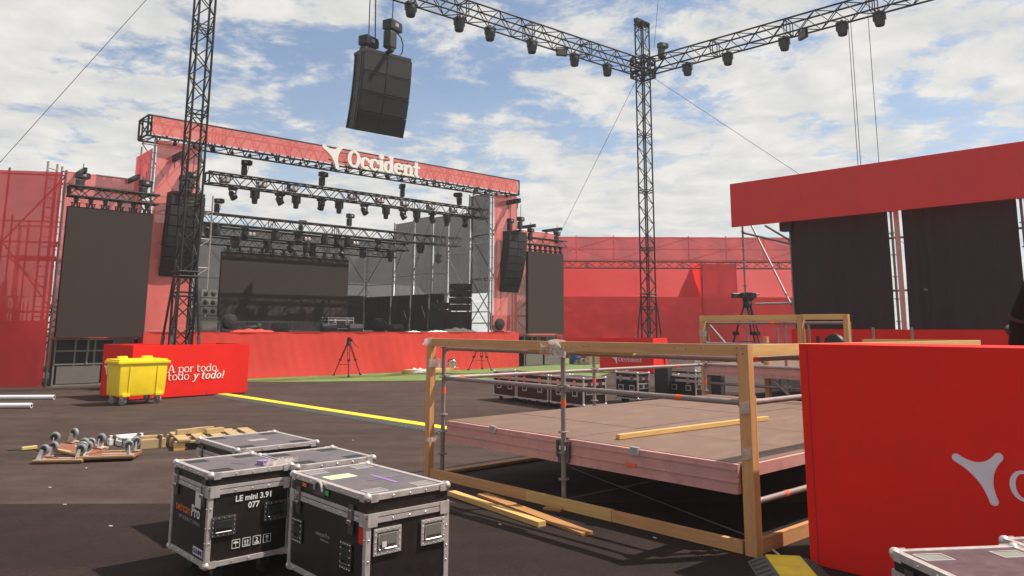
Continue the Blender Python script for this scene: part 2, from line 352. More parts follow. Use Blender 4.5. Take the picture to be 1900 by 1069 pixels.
def put_glyph(mb, prims, o, ux, uy, x0, sc_, dep, shear=0.0):
    nn = V(ux).cross(V(uy)).normalized()
    for i, (kd, d) in enumerate(prims):
        oo = V(o) + nn*(i*.0012*max(1, sc_*2)); T = lambda p: ((x0+(p[0]+shear*p[1])*sc_), p[1]*sc_)
        if kd == 'p': mb.prism([T(p) for p in d], oo, ux, uy, dep)
        else:
            for (a, b), (c, e) in zip(d[:-1], d[1:]): mb.prism([T(b), T(a), T(c), T(e)], oo, ux, uy, dep)
def slab_text(txt, parent, mt, o, ux, uy, sc_, dep, name, k=1.0, shear=0.0, per_letter=False, track=0.0):
    x = 0; mb = MB()
    for ch in txt:
        pr, adv = glyph(ch, k)
        if per_letter and pr: mb = MB()
        put_glyph(mb, pr, o, ux, uy, x, sc_, dep, shear)
        if per_letter and pr: mb.build(name, mt, parent)
        x += (adv+track)*sc_
    if not per_letter: mb.build(name, mt, parent)
    return x
def bird(sc_):   # three-armed emblem, unit box ~1
    tips = [((-.50, .36), 158), ((.44, .50), 50), ((.24, -.55), -82)]; hw = .085; pts = []
    P = []
    for (x, y), a in tips:
        d = V((math.cos(rad(a)), math.sin(rad(a)))); nn = V((-d.y, d.x)); c = V((x, y)) - d*hw
        P.append((c, d, nn))
    seq = [P[0], P[2], P[1]]   # counter-clockwise: left, bottom, right
    ctr = V((.06, .04))
    for i in range(3):
        c, d, nn = seq[i]
        for k in range(9):
            t = -math.pi/2+math.pi*k/8; q = c + (d*math.cos(t)+nn*math.sin(t))*hw; pts.append((q.x*sc_, q.y*sc_))
        c2, d2, n2 = seq[(i+1) % 3]
        p0 = c+nn*hw; p2 = c2-n2*hw
        pull = ctr*.8+(p0+p2)*.1
        for k in range(1, 10):
            t = k/10; q = p0*(1-t)**2 + pull*2*t*(1-t) + p2*t*t; pts.append((q.x*sc_, q.y*sc_))
    return pts
def sans(txt, parent, mt, o, ux, uy, size, name, align='CENTER', bold=0.0, dep=.0015):
    cu = bpy.data.curves.new(name, 'FONT'); cu.body = txt; cu.size = size; cu.align_x = align; cu.extrude = dep/2; cu.offset = bold; cu.resolution_u = 3
    tmp = bpy.data.objects.new('tmp', cu); COL.objects.link(tmp)
    me = bpy.data.meshes.new_from_object(tmp.evaluated_get(bpy.context.evaluated_depsgraph_get()))
    bpy.data.objects.remove(tmp); ux, uy, o = V(ux), V(uy), V(o); nn = ux.cross(uy)
    for v in me.vertices: v.co = o + ux*v.co.x + uy*v.co.y + nn*(v.co.z+dep/2)
    me.materials.clear(); me.materials.append(MATS[mt]); ob = bpy.data.objects.new(name, me); COL.objects.link(ob); ob.parent = parent
    return ob

# ------------------------------------------------------------------ ground
struct(MB().grid(lambda a, b: V((-130+260*a, -40+260*b, 0)), 4, 4), 'ground', 'asphalt')
# darker, newer asphalt laid up to a straight seam in the foreground
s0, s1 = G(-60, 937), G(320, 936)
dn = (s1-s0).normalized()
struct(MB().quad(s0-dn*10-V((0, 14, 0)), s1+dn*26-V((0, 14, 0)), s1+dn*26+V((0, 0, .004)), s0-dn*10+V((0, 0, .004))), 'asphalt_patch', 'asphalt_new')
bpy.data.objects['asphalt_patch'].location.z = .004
# artificial turf in front of the stage
tf = [G(462, 709), G(560, 709), G(640, 708), G(740, 707), G(860, 706), G(1000, 704), G(1110, 699), G(1152, 687), G(1130, 684), G(1160, 676), G(1140, 664), G(1000, 666), S(12.4, .06), S(-.2, .06)]
b_ = MB(); b_.add([V((p.x, p.y, .008)) for p in tf], [tuple(range(len(tf)))]); struct(b_, 'turf_carpet', 'turf')

# ------------------------------------------------------------------ truss builder
def truss_parts(parent, p, q, sz, bay, r, mt='black_truss', szh=None, rb=None, joints=3.0, nsides=8, single=None):
    """box truss from p to q in the parent's local frame: four chords and the lacing between them"""
    p, q = V(p), V(q); d = (q-p); L = d.length; d /= L
    up = V((0, 0, 1)) if abs(d.z) < .9 else V((0, 1, 0))
    sx = d.cross(up).normalized(); su = sx.cross(d); szh = szh or sz; rb = rb or r*.5
    cs = [sx*(a*sz/2)+su*(b*szh/2) for a, b in ((-1, -1), (1, -1), (1, 1), (-1, 1))]
    for c in cs: MB().tube(p+c, q+c, r, nsides).build('chord', mt, parent, True)
    n = max(1, round(L/bay)); mb = MB()
    for f in range(4):
        a, b = cs[f], cs[(f+1) % 4]
        for i in range(n):
            t0, t1 = L*i/n, L*(i+1)/n; x, y = (a, b) if (i+f) % 2 == 0 else (b, a)
            mb.tube(p+d*t0+x, p+d*t1+y, rb, 5, cap=False)
        k = 0
        while k*joints <= L+.01:
            for e in (-.05, .05):
                t = min(max(k*joints+e, .02), L-.02); mb.tube(p+d*t+a, p+d*t+b, rb, 5, cap=False)
            k += 1
    mb.build('lacing', mt, parent, stuff=True)

# ------------------------------------------------------------------ small rig devices (built once, then copied)
def make_head(kind):
    t = thing('moving_head_light', 'x', 'stage light')
    MB().box((0, 0, -.02), (.06, .1, .09)).build('clamp', 'black_metal', t)
    MB().box((0, 0, -.10), (.34, .26, .09)).build('base', 'black_plastic', t, bevel=.015)
    if kind == 0:     # barrel hanging straight down
        for s_ in (-1, 1): MB().box((s_*.155, 0, -.27), (.045, .12, .28)).build('yoke_arm', 'black_plastic', t, bevel=.01)
        h = MB().lathe([(.10, -.15), (.135, -.18), (.14, -.40), (.115, -.47), (.105, -.62), (.085, -.63)], (0, 0, 0), n=12); h.build('lamp_head', 'black_plastic', t, True)
        MB().lathe([(.082, -.628), (.08, -.635)], (0, 0, 0), n=12).build('lens', 'grille', t)
    elif kind == 1:   # short head, tilted
        for s_ in (-1, 1): MB().box((s_*.12, 0, -.25), (.045, .11, .24)).build('yoke_arm', 'black_plastic', t, bevel=.01)
        ax = V((.45, -.35, -.8)).normalized(); c = V((0, 0, -.36))
        MB().lathe([(.06, -.19), (.10, -.15), (.125, .0), (.145, .13), (.14, .16), (.12, .165)], c, ax, 12).build('lamp_head', 'black_plastic', t, True)
        MB().lathe([(.118, .163), (.115, .17)], c, ax, 12).build('lens', 'grille', t)
    else:             # wash head, wide collar, straight down
        for s_ in (-1, 1): MB().box((s_*.17, 0, -.22), (.05, .12, .22)).build('yoke_arm', 'black_plastic', t, bevel=.01)
        MB().lathe([(.11, -.14), (.15, -.17), (.165, -.26), (.16, -.42), (.14, -.50), (.12, -.51)], (0, 0, 0), n=14).build('lamp_head', 'black_plastic', t, True)
        MB().lathe([(.13, -.506), (.128, -.515)], (0, 0, 0), n=14).build('lens', 'grille', t)
    return t
def make_hoist():
    t = thing('chain_hoist', 'x', 'hoist')
    MB().box((0, 0, .02), (.34, .22, .19)).box((.19, 0, .02), (.05, .17, .15)).build('motor_housing', 'black_metal', t, bevel=.025)
    MB().box((-.06, 0, -.27), (.2, .18, .34)).build('chain_bag', 'black_plastic', t, bevel=.04)
    MB().tube((0, 0, -.1), (0, 0, -.5), .02, 6).tube((.1, 0, -.08), (.02, 0, -.5), .012, 5).build('hook_chain', 'steel_dark', t)
    MB().box((0, -.112, .03), (.1, .004, .07)).build('name_plate', 'grey_print', t)
    return t
PROTO = {}
def place(kind, maker, loc, rz, label, group, scale=1.0):
    if kind not in PROTO: o = maker(); PROTO[kind] = o
    else: o = copy_tree(PROTO[kind])
    o.location = V(loc); o.rotation_euler = (0, 0, rz); o.scale = (scale,)*3; o['label'] = label; o['group'] = group
    return o
def cable(p, q, r, label, sag=0.0, name='guy_cable', mt='black_metal', n=10):
    p, q = V(p), V(q); b = MB(); c = p
    b.path([(q-p)*(i/n) - V((0, 0, sag*4*(i/n)*(1-i/n))) for i in range(n+1)], r, 5)
    o = b.build(name, mt); o.location = p; return tag(o, label, 'cable')

# ------------------------------------------------------------------ STAGE
U0, U1, ZD = -3.42, 12.38, 1.54
def wob(a, b, amp): return amp*(math.sin(a*3.1+b*1.3)+.6*math.sin(a*7.7-b*2.1)+.35*math.sin(a*17.3+b*4.2))
def cloth(mb, u0, u1, z0, z1, v, nu, nv, amp=.012):
    mb.grid(lambda a, b: V((u0+(u1-u0)*a, v+wob(u0+(u1-u0)*a, z0+(z1-z0)*b, amp), z0+(z1-z0)*b)), nu, nv); return mb
def sidecloth(mb, u, v0, v1, z0, z1, nu, nv, amp=.012):
    mb.grid(lambda a, b: V((u+wob(v0+(v1-v0)*a, z0+(z1-z0)*b, amp), v0+(v1-v0)*a, z0+(z1-z0)*b)), nu, nv); return mb
stage = thing('stage_platform', 'wide main stage platform with a red cloth skirt along its front', 'stage', S(0, 0), RZ)
MB().cube(U0, U1, .03, 11.5, ZD-.1, ZD-.012).build('deck', 'black_plastic', stage)
sk = MB(); sk.grid(lambda a, b: V((U0+(U1-U0)*a, wob((U0+(U1-U0)*a)*.9, b*1.6, .008)-.05*(1-b)**3*(.5+.5*math.sin(a*23+2*math.sin(a*9))), .015+(ZD-.015)*b)), 220, 16)
sk.build('front_skirt', 'red_skirt', stage, True)
sidecloth(MB(), U1, .02, 4.5, .02, ZD, 20, 8).build('side_skirt', 'red_skirt', stage, True)
sidecloth(MB(), U0, .02, 4.5, .02, ZD, 20, 8).build('side_skirt', 'red_skirt', stage, True)
MB().cube(U0, U1, -.012, .02, ZD-.004, ZD+.014).build('edge_strip', 'red_board', stage)

portal = thing('stage_portal', 'tall red mesh covered stage portal with header beam and two legs', 'stage portal', S(0, .5), RZ)
# local frame: x = u, y = v-.5
HZ0, HZ1 = 7.86, 8.52; HU0, HU1 = -3.7, 12.64
def dark(p, q, r=.03, mt='black_truss'): return MB().tube(p, q, r, 7).build('tube', mt, portal, True)
for y in (-.2, .75):
    for z in (HZ0-.02, HZ1): MB().tube((HU0, y, z), (HU1, y, z), .035, 7).build('header_chord', 'black_truss', portal, True)
hb = MB(); n = 27
for y in (-.2, .75):
    for i in range(n):
        x0 = HU0+(HU1-HU0)*i/n; x1 = HU0+(HU1-HU0)*(i+.5)/n; x2 = HU0+(HU1-HU0)*(i+1)/n
        hb.tube((x0, y, HZ0), (x1, y, HZ1), .022, 5, cap=False).tube((x1, y, HZ1), (x2, y, HZ0), .022, 5, cap=False)
        if i % 4 == 0: hb.tube((x0, y, HZ0), (x0, y, HZ1), .03, 5).tube((x0+.1, y, HZ0), (x0+.1, y, HZ1), .03, 5)
for i in range(n*2):
    x0 = HU0+(HU1-HU0)*i/n/2; x1 = HU0+(HU1-HU0)*(i+1)/n/2; a, b = (-.2, .75) if i % 2 else (.75, -.2)
    hb.tube((x0, a, HZ0-.02), (x1, b, HZ0-.02), .018, 5, cap=False).tube((x0, a, HZ1), (x1, b, HZ1), .018, 5, cap=False)
hb.build('header_lacing', 'black_truss', portal, stuff=True)
for x in (HU0, HU1):
    e = MB()
    e.tube((x, -.2, HZ0), (x, -.2, HZ1), .035, 6).tube((x, .75, HZ0), (x, .75, HZ1), .035, 6).tube((x, -.2, HZ0), (x, .75, HZ0), .035, 6).tube((x, -.2, HZ1), (x, .75, HZ1), .035, 6).tube((x, -.2, HZ0), (x, .75, HZ1), .022, 6)
    e.build('header_end_frame', 'black_truss', portal)
cloth(MB(), HU0+.12, HU1-.12, HZ0+.04, HZ1-.03, -.25, 90, 4, .006).build('header_cloth', 'red_mesh', portal, True)
for i in range(24):
    x = HU0+.9+(HU1-HU0-1.6)*i/23; MB().ball((x, -.12, HZ0-.14), .07, 8).tube((x, -.12, HZ0-.1), (x, -.12, HZ0), .02, 5).build('clamp_knob', 'black_metal', portal, True)
LL0, LL1, LR0, LR1 = -3.36, -1.86, 11.24, 12.72
for (x0, x1) in ((LL0, LL1), (LR0, LR1)):
    cloth(MB(), x0+.05, x1-.05, ZD+.02, HZ0-.06, 0, 12, 30, .01).build('leg_cloth', 'red_mesh', portal, True)
    lac = MB()
    for x in (x0, x1):
        for y in (.06, 1.5):
            MB().tube((x, y, ZD), (x, y, HZ0-.05), .035, 8).build('scaffold_post', 'galv', portal, True)
            for k in range(12): MB().lathe([(.035, 0), (.062, .005), (.062, .03), (.035, .035)], (x, y, ZD+.3+k*.5), n=8).build('rosette', 'galv', portal)
    for k in range(4):
        z = ZD+.4+k*2.0
        for y in (.08, 1.5): lac.tube((x0, y, z), (x1, y, z), .025, 6)
        for x in (x0, x1): lac.tube((x, .06, z), (x, 1.5, z), .025, 6)
        if k < 3: lac.tube((x0, .1, z), (x1, .1, z+2), .025, 6).tube((x0, 1.5, z+2), (x1, 1.5, z), .025, 6)
    lac.build('scaffold_braces', 'galv', portal, stuff=True)
sidecloth(MB(), LL0-.04, .1, 1.9, 6.2, HZ0-.35, 8, 8).build('leg_side_cloth', 'red_mesh_thin', portal, True)
# sign on the header
lu0, lz0 = st(658, 310, -.1); lx0 = lu0-.52*.5
slab_text('Occident', portal, 'white_letter', (lx0-.06, -.62, 7.8), (1, 0, 0), (0, 0, 1), .455, .08, 'letter', 1.3, 0, True, -.14)
eu, ez_ = st(618, 289, -.12)
MB().prism(bird(.88), (eu, -.62, ez_), (1, 0, 0), (0, 0, 1), .08).build('emblem', 'white_letter', portal)
br = MB()
for x in (3.6, 4.9, 6.2): br.tube((x, -.56, 7.86), (x, -.2, 7.86), .02, 5).tube((x, -.56, 8.35), (x, -.2, 8.35), .02, 5)
br.tube((2.6, -.53, 7.95), (6.7, -.53, 7.95), .02, 5).tube((2.6, -.53, 8.3), (6.7, -.53, 8.3), .02, 5)
br.build('sign_bracket', 'black_truss', portal)
# hoist beams sticking out of the portal legs towards the audience
for i, (u, z, lab) in enumerate(((-2.75, 7.25, 'left'), (12.1, 7.45, 'right'))):
    t = thing('cantilever_beam', f'black perforated beam jutting from the {lab} portal leg above its speaker column', 'beam', S(u, .5, z), RZ, 'speaker beams on the portal legs')
    MB().box((0, -.1, 0), (.12, 1.5, .2)).build('beam', 'black_metal', t)
    b = MB()
    for k in range(5): b.lathe([(.05, -.064), (.05, .064)], (0, -.7+k*.28, 0), (1, 0, 0), 8)
    b.build('holes', 'steel_dark', t)
    MB().tube((0, -.7, -.1), (.0, -.7, -.35), .02, 5).tube((0, -.1, -.1), (.0, -.1, -.35), .02, 5).build('shackles', 'steel_dark', t)

# side walls behind the side screens
for (u0, u1, zt, lab) in ((-5.85, -3.5, 6.46, 'left'), (12.95, 15.7, 6.35, 'right')):
    t = thing('mesh_wall', f'bright red mesh wall on scaffold behind the {lab} video screen', 'mesh wall', S(u0, 1.0), RZ, 'mesh walls beside the portal')
    L = u1-u0
    cloth(MB(), .05, L-.02, .5, zt, 0, 14, 24, .012).build('cloth', 'red_mesh', t, True)
    for x in (0, L):
        MB().tube((x, .08, 0), (x, .08, zt+.15), .035, 8).build('scaffold_post', 'galv', t, True)
        MB().tube((x, .9, 0), (x, .9, zt+.1), .035, 8).build('scaffold_post', 'galv', t, True)
        for k in range(11): MB().lathe([(.035, 0), (.06, .005), (.06, .03), (.035, .035)], (x, .08, .5+k*.5), n=8).build('rosette', 'galv', t)
    b = MB()
    for k in range(4):
        z = .4+k*1.9; b.tube((0, .1, z), (L, .1, z), .024, 6).tube((0, .9, z), (L, .9, z), .024, 6)
        for x in (0, L): b.tube((x, .08, z), (x, .9, z), .024, 6)
        if k < 3: b.tube((0, .12, z), (L, .12, z+1.9), .024, 6).tube((0, .12, z+1.9), (L, .12, z), .02, 6)
    b.tube((0, .05, zt), (L, .05, zt), .03, 6)
    b.build('scaffold_braces', 'galv', t, stuff=True)
    for x in (L*.18, L*.82):
        b = MB(); b.box((x, -.3, zt-.05 if lab == 'left' else zt+.12), (.1, 1.3, .14)); b.build('hoist_arm', 'black_metal', t)

# side video screens hanging from short trusses
def video_screen(u0, u1, v, z0, z1, label, tz, brackets, name='video_screen'):
    t = thing(name, label, 'video screen', S(u0, v, 0), RZ, 'hanging video screens'); L = u1-u0
    MB().cube(0, L, 0, .1, z0, z1).build('screen_face', 'led', t, bevel=.006)
    fr = MB()
    nx = max(2, round(L/.5))
    for i in range(nx+1): fr.bar((L*i/nx, .13, z0), (L*i/nx, .13, z1), .03, .05)
    for k in range(int((z1-z0)/.75)+1): fr.bar((0, .13, z0+.1+k*.75), (L, .13, z0+.1+k*.75), .04, .03)
    fr.build('rear_frame', 'black_metal', t)
    hk = MB()
    for i in range(brackets):
        x = L*(i+.5)/brackets; hk.bar((x-.05, .06, z1), (x, .06, tz), .05, .05).bar((x+.05, .06, z1), (x, .06, tz), .05, .05).box((x, .06, tz-.06), (.12, .1, .1))
    for i in range(brackets*2): hk.tube((L*(i+.5)/brackets/2, .05, z1), (L*(i+.5)/brackets/2, .05, z1+.11), .02, 5).box((L*(i+.5)/brackets/2, .05, z1+.12), (.09, .05, .02))
    hk.build('hanging_brackets', 'black_metal', t, stuff=True)
    return t
video_screen(-5.80, -3.40, .0, 1.4, 5.26, 'tall dark video screen left of the stage, behind the yellow bin', 5.55, 6)
video_screen(12.95, 15.28, .0, 1.48, 5.23, 'tall dark video screen right of the stage beside the curved speaker column', 5.55, 7)
for (u0, u1, lab) in ((-5.76, -3.36, 'left'), (13.0, 15.35, 'right')):
    t = thing('screen_truss', f'short black truss carrying the {lab} side video screen', 'truss', S(u0-.08, .06, 0), RZ, 'short trusses above the side screens')
    truss_parts(t, (0, 0, 5.72), (u1-u0+.16, 0, 5.72), .3, .34, .03, rb=.016)
    for j, du in enumerate((.3, u1-u0-.3)):
        place('hoist', make_hoist, S(u0+du, .2, 6.22), RZ+rad(20), f'{["left", "right"][j]} chain hoist above the {lab} side screen truss', 'chain hoists')
        cable(S(u0+du, .2, 6.3), S(u0+du, .2, 6.62), .012, f'hoist chain above the {["left", "right"][j]} end of the {lab} screen truss', name='hoist_chain')
# scaffold grids with panels under the side screens
for (u0, u1, lab, zt) in ((-5.72, -3.1, 'left', 1.36), (13.0, 15.4, 'right', 1.38)):
    t = thing('ground_support', f'dark gridded support frame standing under the {lab} video screen', 'support frame', S(u0, .3), RZ, 'frames under the side screens'); L = u1-u0
    b = MB()
    for i in range(6): b.bar((L*i/5, 0, 0), (L*i/5, 0, zt), .04, .04)
    for z in (.02, .62, 1.0, zt): b.bar((0, -.01, z), (L, -.01, z), .04, .04)
    b.build('grid_frame', 'grey_cabinet', t)
    for k in range(2): MB().cube(L*.03+k*L*.49, L*.47+k*L*.49, -.04, -.02, .06, .56).build('grey_panel', 'grey_panel', t)
    MB().cube(.05, L-.05, .25, .7, .05, zt-.04).build('dark_backing', 'black_plastic', t)
    MB().tube((L*.32, -.03, .6), (L*.33, -.03, zt), .03, 6).build('cable_loom', 'grey_cabinet', t)

# centre video screen and its truss
VC = 8.0
video_screen(1.95, 8.25, VC, 2.0, 5.03, 'wide dark video screen at the back of the main stage', 5.3, 12, 'video_screen')
t = thing('screen_truss', 'black truss carrying the wide screen at the back of the stage', 'truss', S(1.0, VC-.05, 0), RZ)
truss_parts(t, (0, 0, 5.45), (9.9, 0, 5.45), .3, .34, .03, rb=.016)
t = thing('ground_support', 'long dark frame under the wide screen at the back of the stage', 'support frame', S(1.9, VC, ZD), RZ)
b = MB()
for i in range(12): b.bar((.1+i*.57, 0, 0), (.1+i*.57, 0, .46), .04, .04)
b.bar((0, 0, .03), (6.5, 0, .03), .05, .05).bar((0, 0, .42), (6.5, 0, .42), .05, .05); b.build('frame', 'steel_dark', t)
# back wall of the stage: black mesh on scaffold
def scaffold_wall(name, label, loc, rz, L, z0, z1, clothmat, nposts, amp=.015, behind=.12, posts='galv', cat='mesh wall', zc0=None, group=None):
    t = thing(name, label, cat, loc, rz, group)
    cloth(MB(), 0, L, zc0 if zc0 is not None else z0+.05, z1, 0, max(6, int(L*3)), 14, amp).build('cloth', clothmat, t, True)
    for i in range(nposts):
        x = L*i/(nposts-1); MB().tube((x, behind, z0), (x, behind, z1+.12), .03, 8).build('scaffold_post', posts, t, True)
    b = MB(); nz = max(2, int((z1-z0)/2))
    for k in range(nz+1):
        z = z0+.15+(z1-z0-.2)*k/nz; b.tube((0, behind, z), (L, behind, z), .024, 6)
    for i in range(nposts-1):
        xa, xb = L*i/(nposts-1), L*(i+1)/(nposts-1)
        for k in range(nz):
            za, zb = z0+.15+(z1-z0-.2)*k/nz, z0+.15+(z1-z0-.2)*(k+1)/nz
            if (i+k) % 2: za, zb = zb, za
            b.tube((xa, behind+.02, za), (xb, behind+.02, zb), .022, 6)
    b.build('scaffold_braces', posts, t, stuff=True)
    return t
VB = 11.2
zb = st(500, 432, VB)[1]
scaffold_wall('backdrop_wall', 'translucent black mesh backdrop on scaffold behind the stage', S(-1.9, VB, ZD), RZ, 13.2, 0, zb-ZD, 'black_mesh', 8)
bw_ = bpy.data.objects['backdrop_wall']; cloth(MB(), 0, 13.2, .02, 1.9, .3, 40, 6, .03).build('lower_drape', 'black_curtain', bw_, True)
# right wing walls (u about 11.2): high front bay, open at its foot, then lower bays down to the deck
UW = 11.2
def wing(label, v0, v1, z0, z1, nposts=2, foot=ZD):
    t = thing('wing_wall', label, 'mesh wall', S(UW, v0), RZ+math.pi/2, 'black mesh wings on the right side of the stage')
    L = v1-v0
    cloth(MB(), .03, L-.03, z0, z1, 0, 10, 16, .02).build('cloth', 'black_mesh', t, True)
    for i in range(nposts):
        x = L*i/(nposts-1)
        MB().tube((x, .06, foot), (x, .06, z1+.1), .038, 8).build('scaffold_post', 'galv', t, True)
        for k in range(int((z1-foot)/.5)): MB().lathe([(.038, 0), (.065, .005), (.065, .03), (.038, .035)], (x, .06, foot+.3+k*.5), n=8).build('rosette', 'galv', t)
    b = MB()
    for z in (z0, (z0+z1)/2, z1, ): b.tube((0, .06, z), (L, .06, z), .026, 6)
    b.tube((0, .09, z0), (L, .09, (z0+z1)/2), .024, 6).tube((L, .09, (z0+z1)/2), (0, .09, z1), .024, 6)
    if z0 < foot+.5: cloth(MB(), .05, L-.05, foot+.02, 3.35, .14, 12, 6, .03).build('lower_drape', 'black_curtain', t, True)
    if z0 > foot+.5: b.tube((0, .06, z0), (L, .06, foot+.2), .024, 6).tube((L, .06, z0), (0, .06, foot+.2), .024, 6).tube((0, .06, foot+.9), (L, .06, foot+.9), .024, 6)
    b.build('scaffold_braces', 'galv', t, stuff=True)
wing('highest black mesh wing beside the right portal leg, open at the bottom', .65, 2.1, 3.3, 7.8)
wing('black mesh wing panel open at the bottom above the right speaker stack', 2.16, 3.75, 3.3, 7.05)
wing('black mesh wing panel down to the deck, third from the portal', 3.81, 5.0, ZD+.03, 7.1)
wing('black mesh wing panel down to the deck, fourth from the portal', 5.06, 6.6, ZD+.03, 7.2)
wing('black mesh wing panel down to the deck, fifth from the portal', 6.66, 8.4, ZD+.03, 7.1)
wing('black mesh wing panel down to the deck, last at the back corner', 8.46, 11.1, ZD+.03, 6.4)
# left inner scaffold tower
t = thing('scaffold_tower', 'bare galvanised scaffold tower just inside the left portal leg', 'scaffold', S(-1.6, 4.0, ZD), RZ)
for x in (0, 1.5):
    for y in (0, 2.0): MB().tube((x, y, 0), (x, y, 5.2), .032, 8).build('post', 'galv', t, True)
b = MB()
for k in range(5):
    z = .2+k*1.1
    for y in (0, 2): b.tube((0, y, z), (1.5, y, z), .024, 6)
    for x in (0, 1.5): b.tube((x, 0, z), (x, 2, z), .024, 6)
    if k < 4: b.tube((0, 0, z), (1.5, 0, z+1.1), .022, 6)
b.build('braces', 'galv', t, stuff=True)

# lighting trusses over the stage
def light_truss(name, label, u0, u1, v, z, sz, hoists, lab, heads, zoff):
    t = thing(name, label, 'truss', S(u0, v, 0), RZ, 'lighting trusses over the stage')
    truss_parts(t, (0, 0, z), (u1-u0, 0, z), sz, .36, .034, rb=.017, joints=3)
    for i, (u, top) in enumerate(hoists):
        place('hoist', make_hoist, S(u, v, z+.72), RZ+rad(-30+i*50), f'chain hoist on the {lab}, {ORD[i]} from the left', 'chain hoists')
        if top > z+1: cable(S(u, v, z+.8), S(u, v, top), .014, f'hoist chain rising from the {lab}, {ORD[i]} from the left', name='hoist_chain')
    for i, (u, k, s_) in enumerate(heads):
        place(f'head{k}', lambda k=k: make_head(k), S(u, v-(.12 if i % 2 else -.1), z-sz/2+.02), RZ+random.uniform(-2.5, 2.5) if k != 0 else RZ, f'black moving head light under the {lab}, {ORD[i]} from the left', 'moving head lights', s_)
hx = [433, 470, 521, 547, 599, 627, 679, 714, 751, 771, 805, 827, 866]
heads1 = [(st(x, 370, 1.5)[0], [1, 0][i % 2], .92) for i, x in enumerate(hx)]
light_truss('lighting_truss', 'front black lighting truss hanging inside the stage portal', -1.3, 11.7, 1.5, 6.95, .4, [(st(x, 320, 1.5)[0], 7.84) for x in (456, 600, 747, 851)], 'front stage truss', heads1, 0)
h2 = [385, 398, 455, 508, 555, 600, 627, 643, 704, 778]
light_truss('lighting_truss', 'middle black lighting truss over the stage, crowded with lights', -.2, 12.8, 5.0, 6.0, .4, [(st(405, 390, 5)[0], 6.2), (st(650, 400, 5)[0], 6.2)], 'middle stage truss', [(st(x, 440, 5)[0], [1, 2][i % 2], 1.0) for i, x in enumerate(h2)], 0)
h3 = [437, 494, 540, 566, 580, 632, 675, 722, 815]
light_truss('lighting_truss', 'rear black lighting truss hanging low in front of the wide screen', 1.0, 10.9, 6.85, 5.75, .34, [(st(560, 430, 6.85)[0], 5.9)], 'rear stage truss', [(st(x, 470, 6.85)[0], [2, 0, 1][i % 3], 1.0) for i, x in enumerate(h3)], 0)
# blinder lamps inside the front and middle trusses
def make_blinder():
    t = thing('blinder_lamp', 'x', 'stage light')
    MB().box((0, 0, 0), (.34, .2, .2)).build('housing', 'steel_dark', t, bevel=.02)
    for s_ in (-1, 1): MB().lathe([(.075, 0), (.06, .01)], (s_*.085, -.1, 0), (0, -1, 0), 10).build('reflector', 'alu', t)
    MB().bar((-.2, 0, 0), (-.2, 0, .16), .03, .03).bar((.2, 0, 0), (.2, 0, .16), .03, .03).bar((-.2, 0, .16), (.2, 0, .16), .03, .03).build('bracket', 'black_metal', t)
    return t
for i, x in enumerate((417, 486, 544, 655, 706, 752, 800, 842)):
    place('blinder', make_blinder, S(st(x, 340, 1.4)[0], 1.42, 6.93), RZ, f'twin blinder lamp inside the front stage truss, {ORD[i]} from the left', 'blinder lamps')
for i, x in enumerate((466, 570, 660)):
    place('blinder', make_blinder, S(st(x, 450, 6.7)[0], 6.75, 5.72), RZ, f'twin blinder lamp inside the rear stage truss, {ORD[i]} from the left', 'blinder lamps')

# ------------------------------------------------------------------ flown speaker columns
def speaker_column(name, label, loc, rz, n, W, D, H, tilt0, dtilt, trapez=.0):
    """cabinets hang from a frame; front is local -y; each one is tilted a little more"""
    t = thing(name, label, 'speaker column', loc, rz, 'flown speaker columns')
    MB().box((0, 0, .06), (W*.96, D, .1)).box((0, -D*.2, .14), (.12, D*1.3, .08)).build('flying_frame', 'black_metal', t, bevel=.008)
    p = V((0, -D/2, 0)); ang = tilt0
    for i in range(n):
        M = Matrix.Rotation(ang, 3, 'X'); dn_ = M @ V((0, 0, -1)); bk = M @ V((0, 1, 0)); c = p + dn_*(H/2) + bk*(D/2)
        cab = MB(); hw = W/2
        poly = [(-hw, 0), (hw, 0), (hw*.93, D), (-hw*.93, D)]
        vs = []
        for zz in (-H/2+.008, H/2-.008):
            for x, y in poly: vs.append(c + M @ V((x, y-D/2, zz)))
        cab.add(vs, [(0, 3, 2, 1), (4, 5, 6, 7), (0, 1, 5, 4), (1, 2, 6, 5), (2, 3, 7, 6), (3, 0, 4, 7)])
        co = cab.build('cabinet', 'speaker_black', t, bevel=.008)
        g = MB()
        for s_ in (-1, 1): g.box(c + M @ V((s_*W*.245, -D/2-.006, 0)), (W*.46, .012, H*.9), M)
        g.build('grille', 'grille', co)
        rl = MB()
        for s_ in (-1, 1): rl.box(c + M @ V((s_*hw*.99, -D*.3, 0)), (.03, .06, H*.96), M).box(c + M @ V((s_*hw*.96, D*.35, 0)), (.03, .06, H*.96), M)
        rl.build('rigging_rail', 'black_metal', co)
        if W > 1.5:
            for s_ in (-1, 1): MB().box(c + M @ V((s_*hw*.965, D*.05, 0)), (.02, .16, .1), M).build('side_handle', 'rubber_black', co)
            MB().box(c + M @ V((0, -D/2-.014, 0)), (.06, .012, H*.92), M).build('centre_bar', 'black_metal', co)
            MB().box(c + M @ V((0, -D/2-.012, H*.475)), (W*.97, .014, .012), M).build('edge_lip', 'steel_dark', co)
        p = p + dn_*H; ang += dtilt
    return t
